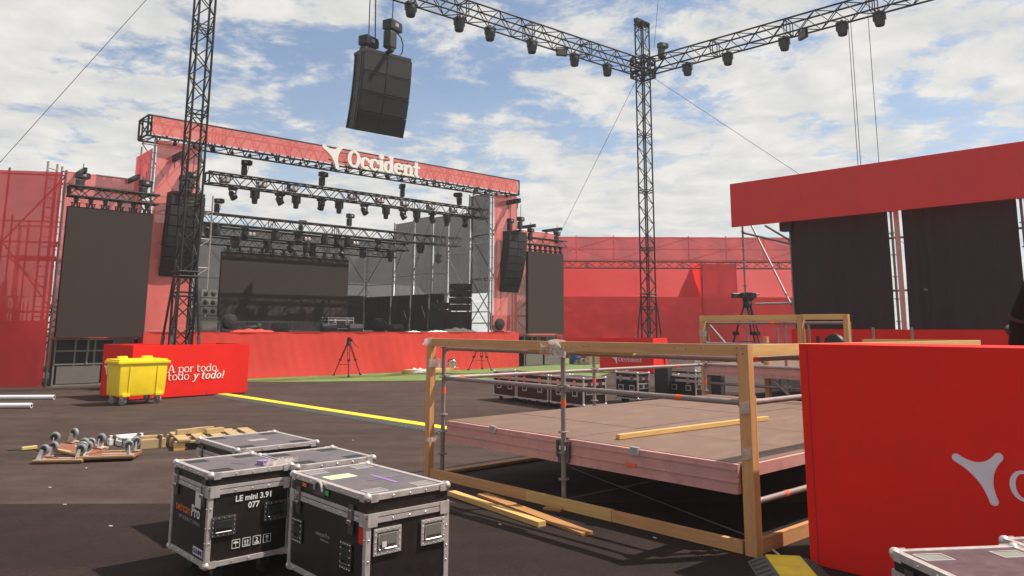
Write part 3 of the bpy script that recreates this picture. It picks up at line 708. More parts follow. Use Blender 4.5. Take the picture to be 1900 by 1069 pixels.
# PA hangs beside the portal legs
VP = .12
uR = st(955, 412, VP)[0]; uL = st(342, 330, VP)[0]
speaker_column('speaker_column', 'curved black speaker column hanging before the right portal leg', S(uR, VP, 5.95), RZ, 8, 1.1, .5, .34, rad(1), rad(3.4))
speaker_column('speaker_column', 'curved black speaker column hanging behind the left lattice tower', S(uL+.1, VP, 5.95), RZ, 8, 1.1, .5, .34, rad(1), rad(3.4))
for u, lab in ((uR, 'right'), (uL+.1, 'left')):
    for j, dv in enumerate((-.35, .35)):
        place('hoist', make_hoist, S(u+.05, VP+dv, 6.6), RZ+rad(15), f'{["front", "back"][j]} chain hoist over the {lab} portal speaker column', 'chain hoists')
        cable(S(u+.05, VP+dv, 6.7), S(u+.05, VP+dv, 7.3), .012, f'hoist chain over the {["front", "back"][j]} of the {lab} portal speaker column', name='hoist_chain')

# ------------------------------------------------------------------ the four-sided rig: towers and horizontal trusses
TL, TR = AT(336, 620, 19.65), AT(1197, 300, 31.0); TR = V((TR.x, TR.y, 0)); TL = V((TL.x, TL.y, 0))
dT = (TR-TL).normalized(); rzT = math.atan2(dT.y, dT.x); HT = PL(1192, 127, TR, V((0, 1, 0))).z; TOPT = PL(1192, 42, TR, V((0, 1, 0))).z
def tower(label, P, rz, zt, head):
    t = thing('lattice_tower', label, 'tower', P, rz, 'lattice towers of the overhead rig')
    truss_parts(t, (0, 0, .15), (0, 0, zt), .42, .42, .032, rb=.016, joints=2.4)
    MB().box((0, 0, .07), (.9, .9, .14)).build('base_plate', 'black_metal', t)
    for a in range(4):
        c, s_ = math.cos(a*math.pi/2+math.pi/4), math.sin(a*math.pi/2+math.pi/4)
        b = MB().tube((.3*c, .3*s_, 3.0), (.62*c, .62*s_, .12), .03, 6); b.build('outrigger', 'black_metal', t, True)
        MB().box((.62*c, .62*s_, .06), (.22, .22, .12)).build('foot', 'black_metal', t)
        MB().tube((.46*c, .46*s_, 1.5), (.54*c, .54*s_, .8), .045, 6).build('turnbuckle', 'steel_dark', t, True)
    b = MB()
    for z in (3.0, 3.12):
        for k in range(4):
            p = [V((-.24, -.24, z)), V((.24, -.24, z)), V((.24, .24, z)), V((-.24, .24, z))]; b.tube(p[k], p[(k+1) % 4], .025, 6)
    b.build('collar', 'black_metal', t)
    if head:
        s_ = MB()
        for k in range(4):
            p = [V((-.36, -.36, 0)), V((.36, -.36, 0)), V((.36, .36, 0)), V((-.36, .36, 0))]
            for z in (-.42, -.15, .15, .42): s_.tube(p[k]+V((0, 0, HT+z)), p[(k+1) % 4]+V((0, 0, HT+z)), .04, 6)
            s_.tube(p[k]+V((0, 0, HT-.45)), p[k]+V((0, 0, HT+.45)), .045, 6).tube(p[k]+V((0, 0, HT-.42)), p[(k+1) % 4]+V((0, 0, HT+.42)), .03, 6)
            s_.tube(p[(k+1) % 4]+V((0, 0, HT-.42)), p[k]+V((0, 0, HT+.42)), .03, 6)
        s_.build('sleeve_block', 'black_metal', t)
        MB().box((0, 0, zt+.09), (.85, .2, .18)).box((0, 0, zt+.02), (.5, .5, .05)).build('top_pulley_beam', 'black_metal', t)
        MB().tube((.4, .1, zt), (.4, .15, HT+.4), .01, 5).tube((-.4, -.1, zt), (-.36, -.15, HT+.4), .01, 5).build('lifting_chain', 'black_metal', t)
    return t
tower('tall black lattice tower rising out of frame in front of the left speaker column', TL, RZ, 15.5, True)
tower('tall black lattice tower with pulley beam on top before the red back wall', TR, RZ, TOPT-.1, True)
def rig_truss(label, P, Q):
    d = Q-P; L = d.length
    t = thing('overhead_truss', label, 'truss', V((P.x, P.y, HT)), math.atan2(d.y, d.x), 'horizontal trusses of the overhead rig')
    truss_parts(t, (.4, 0, 0), (L-.4, 0, 0), .55, .5, .036, rb=.019, joints=3)
    return t
rig_truss('long black overhead truss between the two lattice towers', TR, TL)
side = PL(1690, 3, V((0, 0, HT-.25)), V((0, 0, 1))); dS = V((side.x-TR.x, side.y-TR.y, 0)).normalized()
TF = TR + dS*16.0
rig_truss('black overhead truss running out of frame to the upper right', TR, TF)
fr_d = -dT
tower('tall black lattice tower of the rig beyond the right edge of view', TF, RZ, 15.5, True)
def rig_pt(px, py, P, d):
    n = V((-d.y, d.x, 0)); return PL(px, py, V((P.x, P.y, 0)), n)
rows = [(dT, [(762, 18), (852, 50), (909, 70), (987, 97), (1066, 124), (1127, 146)], 'truss between the towers, {} from the left'), (dS, [(1276, 143), (1351, 121), (1456, 90), (1563, 55), (1632, 36)], 'truss at the upper right, {} from the tower')]
for d, pts, lab in rows:
    for i, (x, y) in enumerate(pts):
        P = rig_pt(x, y, TR, d); n = V((-d.y, d.x, 0))
        place('head2', lambda: make_head(2), V((P.x, P.y, HT-.27)), math.atan2(d.y, d.x), 'black moving head light under the ' + lab.format(ORD[i]), 'moving head lights', 1.05)
for (x, y, d, lab) in ((1042, 102, dT, 'truss between the towers'), (1490, 64, dS, 'truss at the upper right')):
    P = rig_pt(x, y, TR, d)
    t = thing('floodlight', f'small rectangular floodlight clamped under the {lab}', 'floodlight', V((P.x, P.y, HT-.42)), math.atan2(d.y, d.x)-.5, 'floodlights on the overhead rig')
    MB().box((0, 0, 0), (.42, .12, .28)).build('housing', 'black_metal', t, bevel=.015); MB().box((0, -.064, 0), (.36, .01, .22)).build('lens_panel', 'grey_cabinet', t)
    MB().bar((-.22, 0, 0), (-.22, 0, .2), .03, .03).bar((.22, 0, 0), (.22, 0, .2), .03, .03).bar((-.22, 0, .2), (.22, 0, .2), .03, .03).build('bracket', 'black_metal', t)
place('hoist', make_hoist, TR + dS*1.0 + V((0, 0, HT+.72)), .4, 'chain hoist standing on the truss right beside the far tower', 'chain hoists', 1.15)
# flown subwoofers under the long truss
pw = rig_pt(712, 60, TR, dT); sp = V((pw.x, pw.y, 0))
ztop = PL(725, 110, V((sp.x, sp.y, 0)), V((0, 1, 0))).z
speaker_column('speaker_column', 'four big black bass cabinets hanging high in front of the sky', V((sp.x, sp.y, ztop)), rzT, 4, 1.75, .72, .625, rad(4), rad(4.2))
nT = V((-dT.y, dT.x, 0))
hp = [(sp+nT*.28-dT*.38, .22, 'rear left'), (sp-nT*.05+dT*.28, .82, 'front right')]
for P, dz, lab in hp:
    place('hoist', make_hoist, P + V((0, 0, ztop+dz+.3)), rzT+.4, f'{lab} chain hoist above the four hanging bass cabinets', 'chain hoists', 1.7)
    cable(P + V((0, 0, ztop+dz+.4)), P + V((0, 0, HT-.3)), .018, f'chain from the {lab} hoist of the bass cabinets up to the truss', name='hoist_chain')
cable(hp[0][0]+dT*.25+V((0, 0, ztop+.2)), hp[0][0]+dT*.2+V((0, 0, HT-.3)), .022, 'black signal cable running up behind the hanging bass cabinets', name='signal_cable')
P = hp[1][0]+V((0, 0, ztop+1.05))
lp = MB(); lp.path([V((.2+.22*math.sin(t*.7), 0, -.1-.28+.3*math.cos(t*.7)-.05*t)) for t in range(9)], .02, 6)
o = lp.build('cable_loop', 'rubber_black'); o.location = P; o.rotation_euler = (0, 0, rzT); tag(o, 'black cable looping beside the front hoist of the bass cabinets', 'cable')
# guy cables
topL = TL+V((0, 0, HT)); topR = TR+V((0, 0, HT-.4))
def anchored(px1, P0, label, r=.008, gy=760):
    Q = G(*px1); cable(P0, V((Q.x, Q.y, 0)), r, label)
anchored((-390, 735), topL, 'thin guy cable crossing the upper left corner of the sky')
cable(topR-dT*.3, G(925, 664), .009, 'guy cable slanting down left from the far lattice tower')
_p = topR+dS*.35; cable(_p, _p+(AT(1475, 318, 24.5)-_p)*1.9, .008, 'guy cable slanting down right from the far lattice tower')
cable(TR+V((.5, 0, HT+.9)), TR+V((1.0, -.3, HT+6)), .009, 'thin cable rising past the pulley beam of the far tower')

# ------------------------------------------------------------------ side stack speakers and clutter on the stage
def stack(label, loc, rz, cabs, sub, mt='grey_cabinet'):
    t = thing('speaker_stack', label, 'speaker stack', loc, rz)
    w, d, h = sub; MB().cube(-w/2, w/2, -d/2, d/2, 0, h).build('subwoofer', mt, t, bevel=.015)
    MB().cube(-w/2+.04, w/2-.04, -d/2-.012, -d/2, .05, h-.05).build('sub_grille', 'grille' if mt != 'grey_cabinet' else 'grey_panel', t)
    for i in range(cabs):
        c = MB(); c.box((0, .02*i, h+.19+i*.31), (w*.95, d*.8, .28)); cb = c.build('cabinet', mt, t, bevel=.015)
        for s_ in (-.22, .22): MB().lathe([(.09, 0), (.05, .02)], (s_*w, .02*i-d*.4-.001, h+.19+i*.31), (0, -1, 0), 10).build('speaker_cone', 'rubber_black', cb)
    return t
p = S(*([st(383, 590, 2.6)[0], 2.6, ZD])); stack('small pale line speakers stacked on a bass bin inside the left portal leg', p, RZ, 3, (.62, .5, .55))
p = S(10.55, 2.0, ZD); stack('side fill stack of four speakers on a tall bass bin at stage right', p, RZ-rad(75), 4, (.85, .75, .9), 'speaker_black')
p = S(10.2, 3.0, ZD); t = stack('dark amplifier rack cluttered beside the right side fill stack', p, RZ-rad(60), 1, (.8, .8, 1.0), 'speaker_black')
def small_case(label, loc, rz, L, W, H, n_l=2, mt='laminate', castors=True):
    t = thing('flight_case', label, 'flight case', loc, rz, 'flight cases')
    z0 = .12 if castors else 0
    MB().cube(0, L, 0, W, z0, z0+H).build('body', mt, t)
    e = MB(); tk = .03
    for x in (0, L):
        for y in (0, W): e.cube(x-tk/2, x+tk/2, y-tk/2, y+tk/2, z0, z0+H)
    for z in (z0, z0+H):
        for y in (0, W): e.cube(.02, L-.02, y-tk/2, y+tk/2, z-tk/2, z+tk/2)
        for x in (0, L): e.cube(x-tk/2, x+tk/2, .02, W-.02, z-tk/2, z+tk/2)
    e.build('edge_trim', 'alu', t)
    zl = z0+H*.78
    MB().cube(.01, L-.01, -.008, .0, zl-.03, zl+.03).cube(-.008, 0, .01, W-.01, zl-.03, zl+.03).build('lid_strip', 'alu', t)
    for x in (0, L):
        for y in (0, W):
            for z in (z0, z0+H): MB().ball((x, y, z), .032, 8).build('ball_corner', 'alu', t, True)
    for i in range(n_l):
        x = L*(i+.5)/n_l if n_l > 1 else L/2
        hd = MB().box((x, -.008, z0+H*.5), (.17, .012, .13)).build('handle_dish', 'alu', t); MB().box((x, -.016, z0+H*.5), (.12, .006, .08)).build('recess', 'rubber_black', hd)
        y = W*(i+.5)/n_l if n_l > 1 else W/2
        hd = MB().box((-.008, y, z0+H*.42), (.012, .17, .13)).build('handle_dish', 'alu', t); MB().box((-.016, y, z0+H*.42), (.006, .12, .08)).build('recess', 'rubber_black', hd)
        MB().box((-.012, y, zl), (.016, .09, .13)).build('latch', 'chrome', t)
        MB().box((x, -.012, zl), (.09, .016, .13)).build('latch', 'chrome', t)
    if castors:
        for x in (.12, L-.12):
            for y in (.12, W-.12): MB().lathe([(.05, -.02), (.05, .02)], (x, y, .05), (1, 0, 0), 10).box((x, y, .1), (.07, .09, .04)).build('castor', 'rubber_black', t)
    return t
small_case('flight case on the stage deck left of centre under the wings', S(6.4, 6.4, ZD), RZ, 1.3, .6, .5)
small_case('dark case stacked at the stage right edge behind the curved speaker column', S(11.75, .75, ZD), RZ, .75, .5, .62, 1)
def round_lamp(label, loc, rz, r):
    t = thing('drum_fan', label, 'stage fan', loc, rz)
    MB().lathe([(r*.9, -.16), (r, -.12), (r, .12), (r*.9, .16)], (0, 0, r+.1), (0, 1, 0), 16).build('housing', 'rubber_black', t, True)
    MB().lathe([(r*.86, 0), (r*.3, .03)], (0, -.165, r+.1), (0, -1, 0), 14).build('front_grille', 'grille', t)
    MB().bar((-r, 0, .03), (r, 0, .03), .2, .05).bar((-r, 0, .03), (-r, 0, r+.1), .05, .05).bar((r, 0, .03), (r, 0, r+.1), .05, .05).build('stand', 'black_metal', t); return t
for x, v, lab in ((425, 1.2, 'round black fan standing on the stage near the left portal leg'), (703, 5.6, 'round black fan standing by the wings in the middle of the stage'), (925, .55, 'round black fan standing at the right end of the stage')):
    round_lamp(lab, S(st(x, 605, v)[0], v, ZD), RZ, .26)
# bundles of cloth and cable lying along the stage edge
def heap(label, loc, rz, L, W, H, mt, name, cat):
    b = MB()
    b.grid(lambda a, c: V((L*(a-.5), W*(c-.5), H*max(0, math.sin(math.pi*a)**.6*math.sin(math.pi*c)**.7*(.72+.28*math.sin(a*19+c*7)*math.cos(c*11-a*5))))), 22, 12)
    o = b.build(name, mt, None, True); o.location = V(loc); o.rotation_euler = (0, 0, rz); return tag(o, label, cat)
heap('crumpled red cloth lying on the front edge of the stage', S(st(470, 612, .3)[0], .35, ZD), RZ, 1.6, .5, .14, 'red_skirt', 'cloth_heap', 'cloth')
heap('pale rolled sheet lying on the stage edge below the wings', S(st(812, 612, .4)[0], .4, ZD), RZ, 1.0, .35, .10, 'paper', 'cloth_heap', 'cloth')
heap('pale packing scrap on the stage edge left of the rolled sheet', S(st(768, 612, .4)[0], .4, ZD), RZ, .6, .3, .08, 'paper', 'cloth_heap', 'cloth')
heap('low brown heap of covers on the stage before the open wing', S(st(850, 610, .8)[0], .8, ZD), RZ, 1.8, .7, .22, 'strap', 'cloth_heap', 'cloth')
for i, x in enumerate((470, 520, 610, 660, 735)):
    v = 3.0+.4*i; small = thing('floor_monitor', f'black wedge monitor speaker on the stage deck, {ORD[i]} from the left', 'speaker', S(st(x, 608, v)[0], v, ZD), RZ+math.pi+random.uniform(-.4, .4), 'wedge monitors on the stage')
    MB().prism([(-.3, 0), (.3, 0), (.3, .15), (.02, .34), (-.3, .3)], (.28, 0, 0), (0, 1, 0), (0, 0, 1), .56).build('cabinet', 'speaker_black', small)
    MB().box((0, .16, .25), (.5, .3, .01), Matrix.Rotation(rad(-35), 3, 'X')).build('grille', 'grille', small)

# tents and greenery seen through the open wing
t = thing('marquee', 'white marquee with pink end seen through the open stage wing', 'tent', S(13.5, 16, 0), RZ)
MB().cube(-3, 6, 0, 5, 0, 3.0).build('wall', 'tent_white', t)
MB().add([(-3.2, -.2, 3), (6.2, -.2, 3), (6.2, 5.2, 3), (-3.2, 5.2, 3), (-3.2, 2.5, 4.6), (6.2, 2.5, 4.6)], [(0, 1, 5, 4), (2, 3, 4, 5), (3, 0, 4), (1, 2, 5)]).build('roof', 'tent_white', t)
def bush(label, loc, r, h, n=900):
    t = thing('tree', label, 'tree', loc)
    MB().tube((0, 0, 0), (.1, 0, h*.6), .16, 8, .05).tube((.06, 0, h*.35), (r*.5, .2, h*.75), .07, 6, .02).tube((.04, 0, h*.3), (-r*.5, -.1, h*.72), .07, 6, .02).build('trunk', 'pine_dark', t)
    b = MB(); rr = random.Random(3)
    for i in range(n):
        d = V((rr.gauss(0, 1), rr.gauss(0, 1), rr.gauss(0, 1))).normalized()*(rr.random()**.4); c = V((d.x*r, d.y*r, h*.68+d.z*h*.36)); a = V((rr.gauss(0, 1), rr.gauss(0, 1), rr.gauss(0, 1))).normalized()*.2; e = a.orthogonal().normalized()*.11
        b.quad(c-a, c-e, c+a, c+e)
    b.build('crown', 'foliage', t, stuff=True); return t
p = S(11.6, 25, 0); bush('green tree glimpsed low through the open stage wing', p, 2.6, 4.2)

# ------------------------------------------------------------------ left mesh wall
pa, pb = G(-520, 728), G(77, 721); d = (pb-pa); L = d.length
zt = PL(112, 320, pb, V((0, 1, 0))).z
scaffold_wall('mesh_wall', 'dark red translucent mesh wall with scaffold showing through at the far left', pa, math.atan2(d.y, d.x), L, 0, zt, 'red_mesh_thin', 6, .03, .25, 'steel_dark', zc0=.04)
t = thing('scaffold_stair', 'scaffold stair tower behind the far left mesh wall', 'scaffold', G(-10, 705), math.atan2(d.y, d.x))
for x in (-2.2, 0, 2.0):
    for y in (0, 1.4): MB().tube((x, y, 0), (x, y, 5.4), .03, 7).build('post', 'steel_dark', t, True)
b = MB()
for z in (.3, 2.2, 4.0, 5.2):
    for y in (0, 1.4): b.tube((-2.2, y, z), (2, y, z), .025, 6)
b.tube((-2.2, 0, .3), (0, 0, 2.2), .025, 6).tube((0, 0, 2.2), (-2.2, 0, 4), .025, 6).tube((0, 0, 4), (2, 0, 2.2), .025, 6)
for k in range(5): b.tube((0, .1, .2+k*.22), (2, .1, 1.3+k*.22), .03, 6)
b.build('braces', 'steel_dark', t, stuff=True)
MB().cube(-2.2, 0, .1, 1.3, 2.25, 2.3).cube(0, 2, .1, 1.3, 4.0, 4.05).build('landing', 'steel_dark', t)
MB().cube(-1.6, 1.0, .6, 1.2, 0, 1.9).build('stored_panel', 'red_board', t)
# ladder-like end post in the gap
pe = S(-6.25, 1.0); t = thing('scaffold_tower', 'pale galvanised scaffold mast in the gap left of the video screen', 'scaffold', pe, RZ)
for x, y in ((0, 0), (.3, .25)): MB().tube((x, y, 0), (x, y, 6.7), .034, 8).build('post', 'galv', t, True)
b = MB()
for k in range(22): b.tube((0, 0, .2+k*.3), (.3, .25, .2+k*.3), .018, 6)
b.build('rungs', 'galv', t, stuff=True)
t = thing('container', 'pale grey site cabin glimpsed behind the gap left of the screen', 'cabin', G(100, 719)+B_*6-A_*1.5, RZ)
MB().cube(-1.4, 1.8, 0, 2.4, .1, 2.7).cube(-1.4, 1.8, .02, 2.4, 2.75, 5.2).build('shell', 'white_paint', t)
b = MB()
for k in range(24): b.cube(-1.3+k*.13, -1.25+k*.13, -.025, 0, .2, 2.6)
b.build('wall_ribs', 'white_paint', t)

# ------------------------------------------------------------------ far right back wall
YB = 47.0
bl, brr = AT(1000, 600, YB), AT(1640, 600, YB); Lw = brr.x-bl.x; zT = AT(1250, 440, YB).z; zM1 = AT(1250, 487, YB).z; zM2 = AT(1250, 551, YB).z
tb = scaffold_wall('back_wall', 'long red mesh wall on scaffold at the back right, taller than the barriers', V((bl.x, YB, 0)), 0, Lw, zM1, zT, 'red_mesh_thin', 10, .04, .3, 'steel_dark')
truss_parts(tb, (0, .2, zM1-.15), (Lw, .2, zM1-.15), .4, .6, .03, 'steel_dark', rb=.02)
cloth(MB(), 0, Lw, .02, zM2, -.05, 60, 10, .04).build('lower_cloth', 'red_mesh_thin', tb, True)
lo = MB(); lo.grid(lambda a, b: V((Lw*a, .3+2.6*b+.12*math.sin(a*30)*b*(1-b), zM2+(zM1+.25-zM2)*b)), 60, 6); lo.build('middle_tarp', 'red_tarp', tb, True)
rf = MB()
for k in range(22): rf.tube((Lw*k/22, .75, zM2), (Lw*(k+.7)/22, 3.6, zM1+.3), .09, 6)
rf.build('tarp_rafters', 'steel_dark', tb, stuff=True)
cloth(MB(), Lw*.06, Lw, .02, zM2+.1, 1.6, 30, 6, .06).build('inner_cloth', 'red_tarp', tb, True)
x0, x1 = AT(1302, 500, YB).x-bl.x, AT(1365, 500, YB).x-bl.x
cloth(MB(), x0, x1, .1, zM1-.1, -.16, 8, 14, .03).build('pillar_cloth', 'red_mesh_thin', tb, True)
sidecloth(MB(), x0-.05, -.15, 2.6, zM2-1.6, zM1, 8, 12, .03).build('hanging_fold', 'red_tarp', tb, True)
pb_ = MB()
for x in (x0, (x0+x1)/2, x1): pb_.tube((x, .0, 0), (x, .0, zM1), .04, 7)
pb_.tube((x0, 0, .5), (x1, 0, 3.0), .03, 6).tube((x0, 0, 3.0), (x1, 0, zM1), .03, 6).tube((x1, 0, .5), (x0, 0, 3.0), .03, 6)
pb_.build('pillar_frame', 'steel_dark', tb)

# ------------------------------------------------------------------ objects on the middle ground
# red display box with the slogan
azb = 42.0; L = 2.98; pR = G(458, 730); pc = pR-adir(azb)*L
zt = PL(248, 641, pc, V((0, 1, 0))).z; W = 1.8
t = thing('display_box', 'red display box lettered in white standing behind the yellow bin', 'display box', pc, rad(90-azb))
def enclosure(t, L, W, z):
    MB().cube(0, L, 0, .03, .03, z).build('front_panel', 'red_board', t, bevel=.006); MB().cube(0, L, W-.03, W, .03, z).build('back_panel', 'red_board', t, bevel=.006)
    MB().cube(0, .03, .032, W-.032, .03, z).build('side_panel', 'red_board', t, bevel=.006); MB().cube(L-.03, L, .032, W-.032, .03, z).build('side_panel', 'red_board', t, bevel=.006)
    for x in (.05, L-.05): MB().cube(x-.02, x+.02, .06, W-.06, 0, .03).build('plinth', 'rubber_black', t)
enclosure(t, L, W, zt)
hx_ = .145
def todo(px, py): 
    q = PL(px, py, pc, adir(azb-90)) - pc; return q.dot(adir(azb)), q.z
x1_, z1_ = todo(305, 692); x2_, z2_ = todo(394, 688); s1_ = (x2_-x1_)/9.55
slab_text('\u00a1A por todo,', t, 'white_letter', (x1_, -.014, z1_), (1, 0, 0), (0, 0, 1), s1_, .003, 'lettering', .62)
x3_, z3_ = todo(312, 706)
w_ = slab_text('todo ', t, 'white_letter', (x3_-.02, -.014, z3_), (1, 0, 0), (0, 0, 1), s1_, .003, 'lettering', .6)
slab_text('y todo!', t, 'white_letter', (x3_+w_, -.014, z3_), (1, 0, 0), (0, 0, 1), s1_, .003, 'lettering', .95, .2)
slab_text('Occident', t, 'white_letter', (-.014, W*.74, .60), (0, -1, 0), (0, 0, 1), .10, .003, 'lettering', .9)
MB().prism(bird(.24), (-.014, W*.83, .68), (0, -1, 0), (0, 0, 1), .003).build('emblem', 'white_letter', t)

# yellow bin
pb0, pb1 = G(231, 752), G(292, 748); d = pb1-pb0; azq = azb; ctr = (pb0+pb1)/2 + adir(azb-90)*.25 - adir(azb)*.04
zt = PL(262, 664, ctr, V((0, 1, 0))).z
t = thing('wheeled_bin', 'large bright yellow plastic bin on castors before the red box', 'bin', ctr, rad(90-azb))
bw0, bd0 = .50, .355; bw1, bd1 = .525, .38; zb0, zb1 = .2, zt-.1
body = MB(); body.add([(-bw0, -bd0, zb0), (bw0, -bd0, zb0), (bw0, bd0, zb0), (-bw0, bd0, zb0), (-bw1, -bd1, zb1), (bw1, -bd1, zb1), (bw1, bd1, zb1), (-bw1, bd1, zb1)], [(0, 3, 2, 1), (4, 5, 6, 7), (0, 1, 5, 4), (1, 2, 6, 5), (2, 3, 7, 6), (3, 0, 4, 7)])
body.build('tub', 'yellow_plastic', t, True, bevel=.04)
for s_ in (-1, 1): MB().box((s_*.3, -(bd0+bd1)/2-.004, (zb0+zb1)/2), (.03, .02, (zb1-zb0)*.8), Matrix.Rotation(rad(1.5), 3, 'X')).build('moulded_rib', 'yellow_plastic', t, bevel=.006)
MB().box((0, 0, zb1+.01), (bw1*2+.1, bd1*2+.05, .06)).build('rim', 'yellow_plastic', t, bevel=.015)
MB().box((0, .05, zb1+.055), (bw1*2+.02, bd1*2+.0, .05)).box((-.25, .26, zb1+.1), (.2, .12, .07)).box((.3, .26, zb1+.1), (.22, .12, .07)).build('lid', 'yellow_plastic', t, bevel=.012)
for s_ in (-1, 1):
    MB().box((s_*.36, -bd0-.0, zb0+.02), (.16, .1, .06)).build('foot_block', 'yellow_plastic', t, bevel=.01)
    for q in (-1, 1):
        c = MB().lathe([(.06, -.025), (.09, -.02), (.09, .02), (.06, .025)], (s_*.38, q*.28, .092), (.9, .4, 0), 14); co = c.build('castor_wheel', 'tyre_grey', t, True)
        MB().box((s_*.38, q*.28, .17), (.1, .1, .05)).bar((s_*.38-.02, q*.28-.04, .09), (s_*.38-.02, q*.28-.04, .18), .02, .05).build('fork', 'alu', co)

# white wrapped rolls on the ground at left
for (y0, x1, lab) in ((738, 100, 'upper white wrapped roll lying on the asphalt at far left'), (754, 58, 'lower white wrapped roll lying on the asphalt at far left')):
    q = G(x1, y0+4, .0); e = G(-160, y0+5, 0); d = (e-q).normalized()
    t = thing('wrapped_roll', lab, 'roll', q, math.atan2(d.y, d.x), 'white rolls on the ground')
    MB().tube((0, 0, .06), (3.0, 0, .06), .055, 14).build('roll', 'white_foil', t, True)
    MB().lathe([(.035, 0), (.03, .004)], (-.003, 0, .06), (-1, 0, 0), 12).build('core_hole', 'rubber_black', t)
    b = MB()
    for k in range(6): b.path([V((.15+k*.45+.06*i, .056*math.cos(i*1.05), .06+.0565*math.sin(i*1.05))) for i in range(7)], .004, 4)
    b.build('wrap_seams', 'paper', t)

# yellow cable ramp across the asphalt
def ramp(label, P, Q, nseg):
    d = Q-P; L = d.length/nseg
    t = thing('cable_ramp', label, 'cable ramp', P, math.atan2(d.y, d.x))
    for i in range(nseg):
        x0, x1 = i*L+.006, (i+1)*L-.006
        s_ = MB().prism([(-.26, 0), (.26, 0), (.13, .05), (-.13, .05)], (x1, 0, .005), (0, 1, 0), (0, 0, 1), L-.012).build('ramp_segment', 'grey_rubber', t)
        MB().box(((x0+x1)/2, 0, .058), (L-.02, .25, .012)).build('yellow_lid', 'yellow_ramp', s_, bevel=.003)
        r_ = MB()
        for k in range(10): r_.box((x0+L*(k+.5)/10, .196, .035), (.03, .1, .012), Matrix.Rotation(rad(-21), 3, 'X')).box((x0+L*(k+.5)/10, -.196, .035), (.03, .1, .012), Matrix.Rotation(rad(21), 3, 'X'))
        r_.build('grip_ribs', 'grey_rubber', s_, stuff=True)
ramp('long yellow cable ramp with grey edges crossing the asphalt', G(412, 735), G(850, 804), 9)

# upside-down castor dollies
def dolly(label, loc, rz, L, W, tiltx=0.0, tilty=0.0, z=.03):
    t = thing('castor_dolly', label, 'dolly', V(loc)+V((0, 0, z)), rz, 'upturned castor dollies'); t.rotation_euler = (tiltx, tilty, rz)
    MB().box((0, 0, .012), (L, W, .024)).build('board', 'ply_red', t, bevel=.003)
    MB().box((0, -W*.47, .03), (L*.98, .05, .02)).build('batten', 'pallet_wood', t); MB().box((0, W*.47, .03), (L*.98, .05, .02)).build('batten', 'pallet_wood', t)
    MB().box((.05, .05, .026), (L*.45, .025, .006)).build('tape_strip', 'paper', t)
    for sx in (-1, 1):
        for sy in (-1, 1):
            x, y = sx*(L/2-.07), sy*(W/2-.07); a = random.uniform(0, 3.1); ax = V((math.cos(a)*.4+.2, -1+math.sin(a)*.3, 0)).normalized(); c = V((x+.03*math.cos(a*2), y+.02, .155))
            w_ = MB().lathe([(.03, -.022), (.055, -.025), (.066, -.014), (.066, .014), (.055, .025), (.03, .022)], c, ax, 16).build('castor_wheel', 'tyre_grey', t, True)
            MB().lathe([(.04, -.027), (.042, 0), (.04, .027)], c, ax, 12).build('hub', 'rubber_black', w_)
            MB().box((x, y, .04), (.1, .08, .012)).bar(V((x-.01, y, .04))-ax*.03, c-ax*.03, .012, .05).bar(V((x-.01, y, .04))+ax*.03, c+ax*.03, .012, .05).build('fork', 'alu', w_)
dolly('upturned castor dolly tilted on top of the others in the pile', G(142, 848), rad(-14), .62, .42, rad(5), rad(7), .09)
dolly('upturned castor dolly lying flat at the right of the pile', G(203, 852), rad(14), .68, .46, 0, 0, .035)
dolly('upturned castor dolly half buried at the left of the pile', G(118, 856), rad(8), .6, .4, 0, 0, .01)
def plank(label, P, Q, w, h, mt, z=0.0, name='timber_plank', cat='plank'):
    P, Q = V(P), V(Q); d = Q-P; L = math.hypot(d.x, d.y); slope = math.atan2(d.z, L)
    o = MB().box((d.length/2, 0, h/2), (d.length, w, h)).build(name, mt, None, False, bevel=min(w, h)*.06)
    o.location = P+V((0, 0, z)); o.rotation_euler = (0, -slope, math.atan2(d.y, d.x)); return tag(o, label, cat)
# strapped timber bundles
for (x0, y0, x1, y1, mt, w_, h_, lab) in ((200, 826, 268, 820, 'white_foil', .14, .09, 'white strapped beam bundle lying behind the dollies'), (246, 834, 304, 829, 'pallet_wood', .2, .13, 'brown strapped timber bundle between the dollies and the pallet'), (205, 822, 240, 830, 'paper', .1, .07, 'short pale offcut poking out behind the dollies')):
    P, Q = G(x0, y0), G(x1, y1); d = Q-P; t = thing('timber_bundle', lab, 'timber', P, math.atan2(d.y, d.x)); L = d.length
    MB().box((L/2, 0, h_/2), (L, w_, h_)).build('beam', mt, t, bevel=.008)
    MB().box((L/2, w_*.2, h_+.02), (L*.9, w_*.5, .04)).build('beam', mt, t, bevel=.006)
    for f in (.15, .82): MB().box((L*f, 0, h_/2+.02), (.03, w_+.012, h_+.05)).build('strap', 'strap', t)
# pallet
P = G(320, 836); t = thing('wooden_pallet', 'wooden pallet with loose blocks lying behind the rear flight cases', 'pallet', P, rad(31))
for i in range(5): MB().box((.14+i*.245, .4, .135), (.16, .98, .024)).build('slat', 'pallet_wood', t)
for j in range(3):
    MB().box((.62, -.02+j*.42, .11), (1.2, .1, .024)).build('stringer', 'pallet_wood', t)
    for i in range(3): MB().box((.08+i*.54, -.02+j*.42, .05), (.14, .1, .095)).build('block', 'pine_yellow' if j == 0 else 'pallet_wood', t)
for i, (x, y, a) in enumerate(((.25, .55, .3), (.5, .65, .2), (.62, .45, .5))):
    o = MB().box((0, 0, .035), (.3, .08, .07)).build('wood_block', 'pallet_wood', None, bevel=.004); o.location = P + Matrix.Rotation(rad(31), 3, 'Z') @ V((x, y, .148)); o.rotation_euler = (0, 0, a+.5); tag(o, f'loose wooden block on the pallet, {ORD[i]} from the left', 'block', 'blocks on the pallet')
